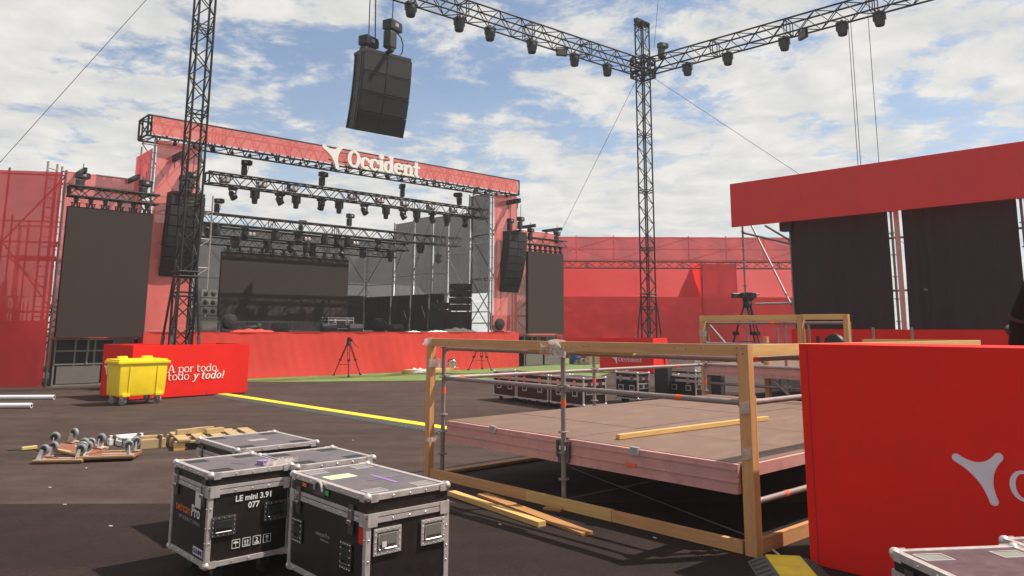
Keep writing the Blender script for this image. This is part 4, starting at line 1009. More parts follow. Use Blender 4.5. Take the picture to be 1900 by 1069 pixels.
# ratchet straps
b = MB(); pts = [G(15, 836), G(45, 835), G(75, 833), G(100, 831)]; b.path([p+V((0, 0, .012)) for p in pts], .02, 5); o = b.build('ratchet_strap', 'strap'); tag(o, 'dark ratchet strap trailing left from the pile of dollies', 'strap')
MB_ = MB(); MB_.path([G(40, 837)+V((0, 0, .03)), G(68, 834)+V((0, 0, .03))], .028, 5); o = MB_.build('ratchet_strap', 'strap_yellow'); tag(o, 'yellowish ratchet strap lying over the dark one at left', 'strap')
b = MB(); b.path([p+V((0, 0, .012)) for p in (G(70, 838), G(95, 826), G(120, 824))], .02, 5); o = b.build('ratchet_strap', 'strap'); tag(o, 'dark ratchet strap curling behind the tilted dolly', 'strap')

# camera tripods in front of the stage
def tripod(label, loc, h, rz, head=True, spread=.55, sc_=1.0, pan=True):
    t = thing('tripod', label, 'tripod', loc, rz, 'camera tripods')
    for k in range(3):
        a = k*2*math.pi/3+.5; c, s_ = math.cos(a), math.sin(a)
        lg = MB(); f = V((c*spread, s_*spread, .0)); tp = V((c*.06, s_*.06, h*.82)); md = tp.lerp(f, .5)
        sd_ = V((-s_, c, 0))*.035
        lg.tube(tp+sd_, md+sd_, .014, 6).tube(tp-sd_, md-sd_, .014, 6).tube(md, f, .018, 6).box(md, (.09, .09, .07)).box(f+V((0, 0, .02)), (.08, .08, .04)); lg.build('leg', 'black_metal', t)
        MB().tube(V((0, 0, h*.3)), tp.lerp(f, .66), .009, 5).build('spreader', 'black_metal', t)
    MB().lathe([(.05, h*.78), (.09, h*.8), (.09, h*.85), (.06, h*.88)], (0, 0, 0), n=10).build('bowl', 'black_metal', t, True)
    if head:
        hd = MB().box((0, 0, h*.92), (.13, .13, .14)).box((0, 0, h*.99), (.12, .2, .04)).box((.1, 0, h*.93), (.06, .1, .1)).build('fluid_head', 'black_plastic', t, bevel=.01)
        MB().tube((.08, .1, h*.93), (.38, .3, h*.72), .011, 6).build('pan_bar', 'black_metal', hd)
    return t
tripod('black camera tripod standing on the turf before the middle of the stage', S(st(645, 690, -.75)[0], -.75, .01), 1.36, .3)
tripod('black tripod before the right end of the stage, behind the wooden rail', S(st(892, 680, -.7)[0], -.7, .01), 1.3, 1.0, False)
# wood and tool on the turf by the stage
for i, (x0, y0, x1, y1, lab) in enumerate(((748, 683, 815, 678, 'pale plank lying on the turf before the stage, nearest'), (750, 686, 832, 682, 'pale plank lying on the turf before the stage, behind'), (805, 681, 838, 679, 'short plank end beside the tool on the turf'))):
    vv = -.55+.25*(i-1); plank(lab, S(st(x0, y0, vv)[0], vv), S(st(x1, y1, vv)[0], vv-.05), .2, .12, 'pine_yellow', .01)
heap('white rags bundled by the planks on the turf', S(st(772, 687, -.8)[0], -.8, .01), .2, .9, .4, .22, 'paper', 'rag_heap', 'rags')
t = thing('circular_saw', 'orange and silver power saw resting on the planks by the stage', 'power saw', S(st(838, 681, -.55)[0], -.62, .13), .3)
MB().lathe([(.14, -.02), (.16, 0), (.14, .02)], (0, 0, .16), (0, 1, 0), 14).build('blade_guard', 'chrome', t, True); MB().box((-.16, .06, .14), (.3, .14, .14)).build('motor', 'orange_tape', t, bevel=.03); MB().path([(-.2, .06, .2), (-.14, .06, .32), (0, .06, .34), (.06, .06, .24)], .025, 6).build('handle', 'black_plastic', t); MB().box((0, 0, .005), (.5, .2, .01)).build('base_plate', 'alu', t)

# barriers, barrel, red box near the back
tbx = G(1113, 690); tbr = G(1213, 693.5); d = tbr-tbx; azo = math.degrees(math.atan2(d.x, d.y)); L = d.length
t = thing('display_box', 'red display box with white lettering behind the near wooden rail', 'display box', tbx, rad(90-azo))
enclosure(t, L, 1.7, 1.36)
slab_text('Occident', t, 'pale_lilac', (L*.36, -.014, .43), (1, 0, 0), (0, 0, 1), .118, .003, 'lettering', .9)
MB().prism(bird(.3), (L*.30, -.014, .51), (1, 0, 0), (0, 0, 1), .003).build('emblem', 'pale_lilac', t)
p0, p1 = G(1010, 664), G(1125, 664); d = p1-p0; t = thing('barrier', 'low red barrier with a row of white stars at the far end of the turf', 'barrier', p0, math.atan2(d.y, d.x)); L = d.length
MB().cube(0, L, 0, .3, .05, 1.2).build('panel', 'red_board', t)
for i, x in enumerate((1060, 1088, 1094, 1101, 1107, 1112)):
    q = (G(x, 664)-p0).length; r_ = .14 if i != 3 else .17
    MB().prism([(r_*(1 if k % 2 == 0 else .4)*math.sin(k*math.pi/5), r_*(1 if k % 2 == 0 else .4)*math.cos(k*math.pi/5)) for k in range(9, -1, -1)], (q, -.012, .42), (1, 0, 0), (0, 0, 1), .01).build('star', 'white_letter', t)
t = thing('barrel', 'blue plastic barrel standing on the far turf', 'barrel', G(1067, 676), 0)
MB().lathe([(.26, 0), (.29, .03), (.29, .3), (.30, .32), (.29, .34), (.29, .62), (.30, .64), (.29, .66), (.29, .86), (.27, .9), (.25, .905)], (0, 0, 0), n=18).build('drum', 'blue_plastic', t, True)
MB().lathe([(.27, .9), (.275, .92), (.27, .93), (.1, .915)], (0, 0, 0), n=18).build('lid', 'blue_plastic', t, True)
heap('brown and red clutter beside the blue barrel', G(1080, 677), 0, .9, .5, .4, 'strap', 'clutter_heap', 'clutter')
t = thing('crate', 'small yellowish wooden crate on the far turf right of the barrel', 'crate', G(1092, 676), .2)
for k in range(3): MB().cube(0, .6, -.01, .01, .04+k*.13, .13+k*.13).build('slat', 'pine_yellow', t); MB().cube(0, .6, .39, .41, .04+k*.13, .13+k*.13).build('slat', 'pine_yellow', t)
MB().cube(.0, .03, 0, .4, 0, .42).cube(.57, .6, 0, .4, 0, .42).cube(0, .6, 0, .4, 0, .03).build('frame', 'pallet_wood', t)

# flight cases in the middle distance (behind the wooden platform)
c0, c1 = G(917, 741), G(1083, 764); d = c1-c0; azm = math.degrees(math.atan2(d.x, d.y)); Lm = d.length
# long face runs along d; local x = A-ish (left face), so place with y axis = -d
zc = PL(917, 692, c0, V((0, 1, 0))).z-.08
rzc = math.atan2(-d.y, -d.x)-math.pi/2
for i, (f0, f1, lab) in enumerate(((.0, .27, 'farthest'), (.29, .64, 'middle'), (.67, 1.0, 'nearest'))):
    o = small_case(f'{lab} of the three black flight cases in a row beyond the wooden platform', c0 + d*f1, rzc, .62, Lm*(f1-f0), zc)
sc0 = G(1140, 747)
small_case('single black flight case standing right of the row of three', G(1184, 751), rzc, .36, .72, PL(1184, 693, G(1184, 751), V((0, 1, 0))).z-.12, 2)
q = G(1300, 742)
small_case('black flight case standing behind the scaffold post near the metal trunk', G(1292, 746), rzc, .4, .9, PL(1292, 700, G(1292, 746), V((0, 1, 0))).z-.12, 2)
t = thing('metal_trunk', 'silver diamond plate trunk on top of a black case', 'trunk', G(1292, 730)+V((0, 0, .60)), rzc+.0)
MB().cube(0, .45, .02, .95, 0, .5).build('body', 'diamond_alu', t, bevel=.01); MB().cube(-.01, .46, .01, .96, .36, .4).build('lid_strip', 'alu', t)
for y in (.1, .75): MB().box((-.015, y, .4), (.02, .1, .12)).build('latch', 'chrome', t)
small_case('low dark case supporting the silver trunk', G(1292, 730), rzc, .5, 1.0, .46, 2)
for i, (x, y, h, lab) in enumerate(((1232, 741, .78, 'tall black speaker left of the metal trunk'), (1330, 736, .75, 'tall black speaker right of the metal trunk'))):
    t = thing('column_speaker', lab, 'speaker', G(x, y), rzc+.3, 'column speakers by the trunk')
    MB().box((0, 0, h/2), (.3, .34, h)).build('cabinet', 'speaker_black', t, bevel=.015); MB().box((0, -.175, h/2), (.26, .01, h*.92)).build('grille', 'grille', t); MB().box((-.155, 0, h*.8), (.01, .12, .04)).build('handle', 'black_metal', t)

# ------------------------------------------------------------------ WOODEN / SCAFFOLD PLATFORM
pn, pf = G(1400, 1030), G(803, 884); d = pf-pn; LB = d.length; azB = math.degrees(math.atan2(d.x, d.y)); azA = azB+90
# local frame: x along A (away right), y along B (towards far-left post); origin at near corner
pt = thing('viewing_platform', 'scaffold and timber viewing platform with brown plywood deck in the foreground', 'platform', pn, rad(90-azA))
LA = 5.6; ZP = .645; ZR = 1.60
inx = .10
def pT(p, q, r=.0245, mt='tube_old', name='tube', n=12): return MB().tube(p, q, r, n).build(name, mt, pt, True)
# deck boards: two rows of 2 m bays along B, boards along A
nb = 5; bw = (LA-.12)/nb
for i in range(2):
    y0, y1 = .12+(LB-.24)*i/2, .12+(LB-.24)*(i+1)/2
    for k in range(nb):
        x0 = inx+.02+k*bw
        MB().cube(x0+.004, x0+bw-.004, y0+.006, y1-.006, ZP-.02, ZP+random.uniform(-.002, .002)).build('deck_board', 'deck_ply', pt, bevel=.002)
    # aluminium edge beam with grooves, one per bay
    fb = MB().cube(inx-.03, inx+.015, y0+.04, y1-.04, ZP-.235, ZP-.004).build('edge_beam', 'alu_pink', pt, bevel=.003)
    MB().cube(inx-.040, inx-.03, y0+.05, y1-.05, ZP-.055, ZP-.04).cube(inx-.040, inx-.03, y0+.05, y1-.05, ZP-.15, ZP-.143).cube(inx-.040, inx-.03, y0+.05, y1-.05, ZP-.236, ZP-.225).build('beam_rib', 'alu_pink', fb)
    MB().box((inx-.035, (y0+y1)/2+.1, ZP-.02), (.04, .09, .07)).build('deck_clamp', 'galv', fb)
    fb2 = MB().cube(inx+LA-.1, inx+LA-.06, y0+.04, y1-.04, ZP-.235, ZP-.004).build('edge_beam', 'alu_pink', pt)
for x0, x1 in ((inx+.05, inx+LA/2-.05), (inx+LA/2+.03, inx+LA-.1)):
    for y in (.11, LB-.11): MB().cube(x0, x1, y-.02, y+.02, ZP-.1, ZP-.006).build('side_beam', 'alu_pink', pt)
MB().box((inx-.043, LB*.30, ZP-.145), (.004, .13, .03)).build('orange_sticker', 'orange_tape', pt)
# scaffold posts
post_xy = [(inx-.01, .06), (inx-.05, LB/2), (inx-.01, LB-.06), (LA*.5, LB-.05), (LA-.02, LB-.05), (LA-.02, LB/2), (LA-.02, .06), (LA*.5, .05)]
ZT = ZR-.12
for i, (x, y) in enumerate(post_xy):
    pT((x, y, .02), (x, y, ZT+.03), .0245, name='scaffold_post')
    for z in (.25, .5, ZP+.05, 1.13, 1.48):
        if i in (0, 2) or z != 1.48: MB().lathe([(.025, 0), (.055, .004), (.055, .016), (.025, .02)], (x, y, z), n=10).build('rosette', 'tube_old', pt)
    MB().box((x, y, .012), (.14, .14, .012)).build('foot_plate', 'tube_old', pt)
    z = random.choice((.95, .82, 1.3)); MB().lathe([(.0252, 0), (.0258, .002), (.0258, .06), (.0252, .062)], (x, y, z), n=12).build('tape_band', 'orange_tape', pt)
# ledgers
def ledger(a, b, z, tape=None):
    (xa, ya), (xb, yb) = post_xy[a], post_xy[b]
    p, q = V((xa, ya, z)), V((xb, yb, z)); dd = (q-p).normalized(); pT(p+dd*.03, q-dd*.03, .0242, name='ledger')
    for e in (p+dd*.045, q-dd*.045): MB().box(e, (.05, .05, .07), Matrix.Rotation(math.atan2(dd.y, dd.x), 3, 'Z')).build('wedge_head', 'tube_old', pt, bevel=.008)
    if tape:
        c = p.lerp(q, tape); MB().tube(c-dd*.03, c+dd*.03, .0262, 12).build('tape_band', 'orange_tape', pt)
for z, tp in ((1.13, .18), (ZT-.003, .93)):
    ledger(0, 1, z, .32 if z == 1.13 else None); ledger(1, 2, z, None if z == 1.13 else .13)
    ledger(2, 3, z if z == 1.13 else z, .1 if z == 1.13 else None) if z == 1.13 else None
    ledger(3, 4, z, .72) if z == 1.13 else None
    ledger(0, 7, z, None if z == 1.13 else .05); ledger(7, 6, z); ledger(4, 5, z); ledger(5, 6, z)
ledger(0, 7, .36, .2)
MB().box((inx-.045, LB/2, ZP-.13), (.03, .14, .2)).box((inx-.05, LB/2-.075, ZP-.1), (.04, .02, .16)).box((inx-.05, LB/2+.075, ZP-.1), (.04, .02, .16)).build('post_bracket', 'steel_dark', pt)
for s_ in (-1, 1): MB().box((inx-.066, LB/2+s_*.035, ZP-.09), (.004, .022, .04)).build('reflector_sticker', 'paper_yellow', pt)
# timber frame: corner posts, top rail boards, bottom plates
def tb_(p, q, w_, h_, mt='pine', name='timber_rail', up=(0, 0, 1)):
    """plank with its own local long axis so that the grain runs along it"""
    p, q = V(p), V(q); d_ = q-p; L = d_.length
    o = MB().box((L/2, 0, 0), (L, w_, h_)).build(name, mt, pt, bevel=.004)
    upv = V(up); dx = d_/L; sy = upv.cross(dx).normalized(); sz = dx.cross(sy)
    M = Matrix((dx, sy, sz)).transposed().to_4x4(); M.translation = p; o.matrix_local = M; return o
px_ = -.045
tb_((px_, -.02, 0), (px_, -.02, ZR), .075, .10, 'pine', 'timber_post', (0, 1, 0))
tb_((px_+.0485, -.045, .0), (px_+.0485, -.045, ZR-.4), .012, .05, 'pine_yellow', 'timber_post', (0, 1, 0))  # thin yellow strip paints the sunlit narrow side of the corner post
tb_((px_, LB+.02, 0), (px_, LB+.02, ZR-.095), .075, .085, 'pine', 'timber_post', (0, 1, 0))
tb_((px_, .03, ZR-.05), (px_, LB*.48, ZR-.055), .05, .095, 'pine'); tb_((px_, LB*.4805, ZR-.0555), (px_, LB+.06, ZR-.05), .05, .092, 'pine')
tb_((px_+.03, LB*.27, ZR-.11), (px_+.03, LB*.44, ZR-.112), .045, .02, 'pine_yellow', 'batten')
tb_((px_+.03, LB*.52, ZR-.11), (px_+.03, LB*.6, ZR-.112), .045, .02, 'pine_yellow', 'batten')
tb_((px_+.04, -.02, ZR-.05), (LA, -.02, ZR-.055), .05, .095, 'pine_yellow')
tb_((LA, -.02, ZR-.055), (LA, LB*.35, ZR-.06), .05, .09, 'pine_yellow')
tb_((LA, 0, 0), (LA, 0, ZR-.11), .08, .08, 'pine', 'timber_post', (0, 1, 0))
tb_((px_, .06, .05), (px_, LB*.33, .05), .05, .1, 'pine', 'bottom_plate'); tb_((px_-.004, LB*.331, .055), (px_-.004, LB*.36+1.0, .055), .05, .1, 'pine_yellow', 'bottom_plate'); tb_((px_, LB*.361+1.0, .055), (px_, LB-.03, .05), .05, .1, 'pine', 'bottom_plate')  # middle plate in yellow paints a patch of sun on the timber
tb_((px_+.06, -.02, .06), (2.4, -.02, .06), .045, .115, 'pine', 'bottom_plate')
tb_((px_+.06, LB+.0, .03), (2.2, LB+.0, .03), .12, .035, 'pine_dark', 'bottom_plate')
# nail heads on the corner
nb_ = MB()
for (y, z) in ((.02, ZR-.03), (.02, ZR-.08), (-.03, ZR-.03), (-.03, ZR-.075), (.35, ZR-.04), (.5, ZR-.05), (.62, ZR-.04), (1.6, ZR-.05), (1.66, ZR-.05), (LB-.4, ZR-.05)): nb_.lathe([(.006, 0), (.005, .003)], (px_-.053, y, z), (-1, 0, 0), 6)
nb_.build('nail_heads', 'rubber_black', pt)
# plastic film wrapped round posts and rails
def wrap(c, sx, sy, sz, seed, name='film_wrap'):
    r_ = random.Random(seed); b = MB(); n = 20; m_ = 6
    def fn(a, b_):
        t = a*2*math.pi; k = 1+r_.uniform(-.03, .05); ex = 4
        cx = math.copysign(abs(math.cos(t))**(2/ex), math.cos(t)); cy = math.copysign(abs(math.sin(t))**(2/ex), math.sin(t))
        return V(c)+V((cx*sx*k, cy*sy*k, (b_-.5)*sz+.01*math.sin(t*2)))
    b.grid(fn, n, m_); b.build(name, 'clear_wrap', pt, True)
wrap((px_, -.02, 1.11), .058, .046, .09, 1); wrap((px_, -.02, .76), .056, .045, .085, 2); wrap((px_, -.02, .79), .055, .044, .03, 3)
wrap((px_+.035, LB+.0, 1.30), .085, .055, .1, 4); wrap((px_+.03, LB+.0, .42), .08, .055, .05, 5)
wrap((px_, LB+.04, 1.555), .06, .06, .08, 7)
wrap((px_+.01, LB*.5, ZR-.08), .05, .09, .17, 6)
fl = MB(); r_ = random.Random(9)
for k in range(5):
    y0 = LB*.5+r_.uniform(-.05, .1); fl.grid(lambda a, b, k=k, y0=y0: V((px_-.03-.03*b, y0+.14*a*(1 if k % 2 else -.6)+.03*math.sin(a*5), ZR-.1+.12*(k/5)*b-.06*a+.03*math.sin(a*9+b*4))), 6, 3)
fl.grid(lambda a, b: V((px_-.02, LB+.06+.12*a, ZR-.07+.03*b-.02*a)), 5, 2)
fl.build('film_scrap', 'clear_wrap', pt, True, stuff=True)
# loose timbers
Mw = Matrix.Translation(pn) @ Matrix.Rotation(rad(90-azA), 4, 'Z')
a_, b_ = G(1146, 812, ZP+.02), G(1700, 742, ZP+.02)
plank('yellow batten lying across the plywood deck', a_, a_+(b_-a_).normalized()*2.6, .055, .045, 'pine_yellow', -.016)
plank('yellow batten lying on the asphalt before the platform', G(838, 920), G(1006, 979), .085, .045, 'pine_yellow', .006)
plank('brown board lying askew under the platform edge', G(895, 921), G(1090, 995), .12, .025, 'pine_dark', .006)
plank('brown offcut lying on the ground under the platform front', G(1010, 946), G(1042, 950), .07, .02, 'pine_dark', .006)
cable(G(1060, 870)+V((0, 0, .012)), G(1395, 1000)+V((0, 0, .012)), .006, 'thin grey cable lying on the ground under the platform', name='ground_cable', mt='grey_cabinet')
cable(G(1385, 985)+V((0, 0, .012)), G(1455, 1040)+V((0, 0, .012)), .008, 'white cable crossing the ground by the near corner post', name='ground_cable', mt='white_paint')

# near cable ramp at the bottom edge
P = G(1437, 1046); d = (G(1400, 1110)-P); d.z = 0; d.normalize()
ramp('short yellow cable ramp end at the foot of the near corner post', P+V((.06, 0, 0)), P+V((.06, 0, 0))+V((-.12, -1, 0)).normalized()*1.8, 2)

# ------------------------------------------------------------------ near red box with emblem
rc = G(1504, 1049); t = thing('display_box', 'large red display box with pale emblem filling the right foreground', 'display box', rc, rad(90-(SAZ+90)))
# local x runs along -B (towards the viewer's right), y along A (away)
zt = PL(1479, 638, rc, V((0, 1, 0))).z
MB().cube(0, 4.2, 0, .9, .012, zt).build('box', 'red_board', t, bevel=.006)
MB().cube(.065, .068, -.003, .02, .02, zt-.01).build('panel_seam', 'rubber_black', t)
nB = -B_
def onface(px, py):
    q = PL(px, py, rc, A_)-rc; return q.dot(nB), q.z
ex, ez = onface(1818, 884)
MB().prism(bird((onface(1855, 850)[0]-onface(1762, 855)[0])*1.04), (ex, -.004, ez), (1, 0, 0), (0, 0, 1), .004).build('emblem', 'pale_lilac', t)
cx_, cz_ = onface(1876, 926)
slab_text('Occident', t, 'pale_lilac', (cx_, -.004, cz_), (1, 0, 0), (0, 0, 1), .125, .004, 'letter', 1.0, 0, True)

# ------------------------------------------------------------------ FLIGHT CASES, foreground
def flight_case(label, P, az, L, W, zb, zt, split, style, detail):
    """origin at the near corner on the ground; x along az (right face), y to the left-back"""
    t = thing('flight_case', label, 'flight case', P, rad(90-az), 'flight cases')
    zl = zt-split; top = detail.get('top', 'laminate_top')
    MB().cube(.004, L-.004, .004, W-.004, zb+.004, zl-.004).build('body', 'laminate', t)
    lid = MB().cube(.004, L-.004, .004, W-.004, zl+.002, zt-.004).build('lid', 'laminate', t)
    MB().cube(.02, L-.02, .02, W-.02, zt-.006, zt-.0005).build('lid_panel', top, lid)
    tk = .034
    for x in (0, L):
        for y in (0, W): MB().cube(x-tk/2+(.012 if x == 0 else -.012), x+tk/2+(.012 if x == 0 else -.012), y-tk/2+(.012 if y == 0 else -.012), y+tk/2+(.012 if y == 0 else -.012), zb+.02, zl-.03).build('edge_trim', 'alu', t, bevel=.003)
    for z in (zb, zt):
        zz = z+(.012 if z == zb else -.012)
        for y in (0, W): MB().cube(.02, L-.02, y-tk/2+(.012 if y == 0 else -.012), y+tk/2+(.012 if y == 0 else -.012), zz-tk/2, zz+tk/2).build('edge_trim', 'alu', t, bevel=.003)
        for x in (0, L): MB().cube(x-tk/2+(.012 if x == 0 else -.012), x+tk/2+(.012 if x == 0 else -.012), .02, W-.02, zz-tk/2, zz+tk/2).build('edge_trim', 'alu', t, bevel=.003)
    # hybrid strip at the lid split: two bands with a dark line between
    for (za, zc_) in ((zl+.003, zl+.026), (zl-.032, zl-.002)):
        b = MB().cube(.0, L, -.006, .0, za, zc_).cube(.0, L, W, W+.006, za, zc_).cube(-.006, 0, 0, W, za, zc_).cube(L, L+.006, 0, W, za, zc_)
        b.build('lid_strip', 'alu', t, bevel=.0015)
    rv = MB()
    for i in range(5):
        x = L*(i+.5)/5
        for z in (zb+.014, zt-.014, zl-.017): rv.ball((x, -.006, z), .006, 6)
        y = W*(i+.5)/5
        for z in (zb+.014, zt-.014, zl-.017): rv.ball((-.006, y, z), .006, 6)
    for z in (zb+.15, (zb+zl)/2, zl-.12):
        rv.ball((-.006, .014, z), .006, 6).ball((.014, -.006, z), .006, 6).ball((L-.014, -.006, z), .006, 6)
    rv.build('rivets', 'chrome', t, True, stuff=True)
    for x in (0, L):
        for y in (0, W):
            for z in (zb, zt):
                sx, sy, sz = (1 if x == 0 else -1), (1 if y == 0 else -1), (1 if z == zb else -1)
                b = MB().ball((x+sx*.008, y+sy*.008, z+sz*.008), .026, 12)
                bc = b.build('ball_corner', 'alu', t, True)
                MB().box((x+sx*.045, y-sy*.0075, z+sz*.014), (.05, .006, .044)).build('corner_plate', 'alu', bc)
                MB().box((x-sx*.0075, y+sy*.045, z+sz*.014), (.006, .05, .044)).build('corner_plate', 'alu', bc)
    # plates at the lid split corners
    for x, y in ((0, 0), (L, 0), (0, W)):
        sx = 1 if x == 0 else -1; sy = 1 if y == 0 else -1
        MB().box((x+sx*.035, y-sy*.009, zl-.012), (.065, .004, .075)).build('corner_plate', 'alu', t); MB().box((x-sx*.009, y+sy*.035, zl-.012), (.004, .065, .075)).build('corner_plate', 'alu', t)
    def handle(face, a, z, w_=.16, h_=.12, light=False):
        T = (lambda p, q, r: V((p, -q, r))) if face == 'r' else (lambda p, q, r: V((-q, p, r)))
        D = (lambda p, q, r: (p, q, r)) if face == 'r' else (lambda p, q, r: (q, p, r))
        fr_ = MB()
        e = .022
        for dz in (-1, 1): fr_.box(T(a, .006, z+dz*(h_/2-e/2)), D(w_, .01, e))
        for da in (-1, 1): fr_.box(T(a+da*(w_/2-e/2), .006, z), D(e, .01, h_-2*e))
        hd = fr_.build('handle_frame', 'alu' if light else 'steel_dark', t, bevel=.003)
        MB().box(T(a, .0025, z), D(w_-2*e, .004, h_-2*e)).build('recess', 'black_plastic' if not light else 'grey_panel', hd)
        MB().box(T(a, .012, z+.012), D(w_*.62, .012, h_*.42)).build('grip', 'black_plastic' if not light else 'grey_panel', hd, bevel=.004)
        gb = MB().tube(T(a-w_*.33, .014, z+h_*.28), T(a-w_*.33, .014, z-h_*.28), .004, 6).tube(T(a+w_*.33, .014, z+h_*.28), T(a+w_*.33, .014, z-h_*.28), .004, 6).tube(T(a-w_*.33, .014, z-h_*.28), T(a+w_*.33, .014, z-h_*.28), .004, 6); gb.build('grip_wire', 'alu' if light else 'steel_dark', hd)
        rb_ = MB()
        for i in range(5): rb_.ball(T(a+(i-2)*w_*.21, .011, z+h_/2-e/2), .0045, 6).ball(T(a+(i-2)*w_*.21, .011, z-h_/2+e/2), .0045, 6)
        for i in (-1, 0, 1): rb_.ball(T(a-w_/2+e/2, .011, z+i*h_*.25), .0045, 6).ball(T(a+w_/2-e/2, .011, z+i*h_*.25), .0045, 6)
        rb_.build('rivets', 'chrome', hd, stuff=True)
    for h_ in detail.get('handles', []): handle(*h_)
    for (face, a, big) in detail.get('latches', []):
        T = (lambda p, q, r: V((p, -q, r))) if face == 'r' else (lambda p, q, r: V((-q, p, r)))
        D = (lambda p, q, r: (p, q, r)) if face == 'r' else (lambda p, q, r: (q, p, r))
        lt = MB().box(T(a, .008, zl-.03), D(.06, .006, .17)).build('latch', 'steel_dark', t, bevel=.002)
        MB().box(T(a, .016, zl-.01), D(.036, .012, .07)).build('hook', 'chrome', lt, bevel=.003)
        MB().box(T(a, .024, zl-.045), D(.055, .006, .022)).build('butterfly', 'chrome', lt, bevel=.002)
    # castor cups on the lid
    for x in (.12, L-.12):
        for y in (.12, W-.12):
            cm = detail.get('cup', 'rubber_black'); cup = MB()
            cup.cube(x-.07, x+.07, y-.05, y-.042, zt-.001, zt+.003).cube(x-.07, x+.07, y+.042, y+.05, zt-.001, zt+.003).cube(x-.07, x-.062, y-.042, y+.042, zt-.001, zt+.003).cube(x+.062, x+.07, y-.042, y+.042, zt-.001, zt+.003)
            c_ = cup.build('castor_cup', 'alu' if cm != 'rubber_black' else 'steel_dark', lid); MB().box((x, y, zt+.0006), (.118, .08, .001)).build('cup_recess', 'grey_cabinet' if cm == 'chrome' else cm, c_)
    for x in (.13, L-.13):
        for y in (.13, W-.13):
            w_ = MB().lathe([(.03, -.022), (.048, -.02), (.05, 0), (.048, .02), (.03, .022)], (x, y+.01, .05), (1, .2, 0), 14).build('castor_wheel', 'rubber_black', t, True)
            MB().box((x, y, zb-.012), (.1, .09, .02)).bar((x-.03, y, .05), (x-.03, y, zb), .006, .05).bar((x+.03, y, .05), (x+.03, y, zb), .006, .05).build('fork', 'steel_dark', w_)
    return t, lid
ZB = .14
def PX(P):
    v = V(P)-CAM; z = v.dot(_F); return 950+F*v.dot(CR)/z, CY-F*v.dot(CU)/z
def solve_len(P, d, tx):
    lo, hi = 0.05, 3.0
    sg = 1 if PX(P+d*hi)[0] > PX(P+d*lo)[0] else -1
    for _ in range(50):
        m_ = (lo+hi)/2
        if (PX(P+d*m_)[0]-tx)*sg < 0: lo = m_
        else: hi = m_
    return lo
def from_px(front_top, right_x, left_x, zt, az):
    P = G(front_top[0], front_top[1], zt); a = adir(az); b = adir(az-90)
    L, W = solve_len(P, a, right_x), solve_len(P, b, left_x)
    return V((P.x, P.y, 0)), zt, a*L, b*W
P1, zt1, a1, b1 = from_px((391, 881), 543, 324, .735, 47.5)
az1 = math.degrees(math.atan2(a1.x, a1.y)); L1, W1 = a1.length, b1.length
zl1 = zt1-.105
c1, lid1 = flight_case('black flight case lettered LE mini 3.91 077 at the lower left', P1, az1, L1, W1, ZB, zt1, .105, 0, dict(handles=[('r', L1*.18, ZB+(zt1-ZB)*.42, .17, .13), ('r', L1*.8, ZB+(zt1-ZB)*.50, .17, .13)], latches=[('l', W1*.12, 0), ('l', W1*.86, 0)]))
fz = -.0
sans('LE mini 3.91', c1, 'white_print', (L1*.53, -.001, ZB+(zt1-ZB)*.665), (1, 0, 0), (0, 0, 1), .054, 'lettering', bold=.0012)
sans('077', c1, 'white_print', (L1*.53, -.001, ZB+(zt1-ZB)*.575), (1, 0, 0), (0, 0, 1), .054, 'lettering', bold=.0012)
for i in range(4):
    cx = L1*(.34+.125*i); cz = ZB+(zt1-ZB)*.20; hs = .027
    b = MB()
    for s_ in (-1, 1): b.box((cx+s_*hs, -.0015, cz), (.003, .002, hs*2)).box((cx, -.0015, cz+s_*hs*1.0), (hs*2, .002, .003))
    if i == 0: b.prism([(0.0188*math.cos(t), 0.0030+0.0135*math.sin(t)) for t in [math.pi*k/8 for k in range(9)]], (cx, -.003, cz), (1, 0, 0), (0, 0, 1), .002); b.box((cx, -.0015, cz-0.0075), (0.0030, .002, 0.0225))
    elif i == 1:
        for s_ in (-1, 1): b.prism([(-0.0075, 0.0030), (0.0075, 0.0030), (0, 0.0180)], (cx+s_*0.0090, -.003, cz), (1, 0, 0), (0, 0, 1), .002); b.box((cx+s_*0.0090, -.0015, cz-0.0045), (0.0053, .002, 0.0180))
        b.box((cx, -.0015, cz-0.0180), (0.0375, .002, 0.0030))
    elif i == 2: b.box((cx, -.0015, cz-0.0135), (0.0330, .002, 0.0037)).box((cx, -.0015, cz-0.0195), (0.0330, .002, 0.0037))
    else: b.prism([(-0.0097, 0.0180), (-0.0097, 0.0060), (-0.0030, -.002), (0.0030, -.002), (0.0097, 0.0060), (0.0097, 0.0180)][::-1], (cx, -.003, cz), (1, 0, 0), (0, 0, 1), .002); b.box((cx, -.0015, cz-0.0090), (0.0030, .002, 0.0180)).box((cx, -.0015, cz-0.0188), (0.0180, .002, 0.0030))
    b.build('handling_symbol', 'white_print', c1)
    if i == 2: sans('2', c1, 'white_print', (cx, -.001, cz-.008), (1, 0, 0), (0, 0, 1), .036, 'lettering', bold=.001)
sans('twincam', c1, 'orange_print', (-.001, W1*.44, ZB+(zt1-ZB)*.475), (0, -1, 0), (0, 0, 1), .085, 'lettering', 'RIGHT', bold=.001)
sans('Pro', c1, 'white_print', (-.001, W1*.43, ZB+(zt1-ZB)*.475), (0, -1, 0), (0, 0, 1), .11, 'lettering', 'LEFT', bold=.001)
sans('I N T E R N A T I O N A L', c1, 'grey_print', (-.001, W1*.47, ZB+(zt1-ZB)*.395), (0, -1, 0), (0, 0, 1), .036, 'lettering')
MB().box((-.0012, W1*.27, ZB+(zt1-ZB)*.69), (.002, .1, .12)).build('paper_label', 'paper', c1)
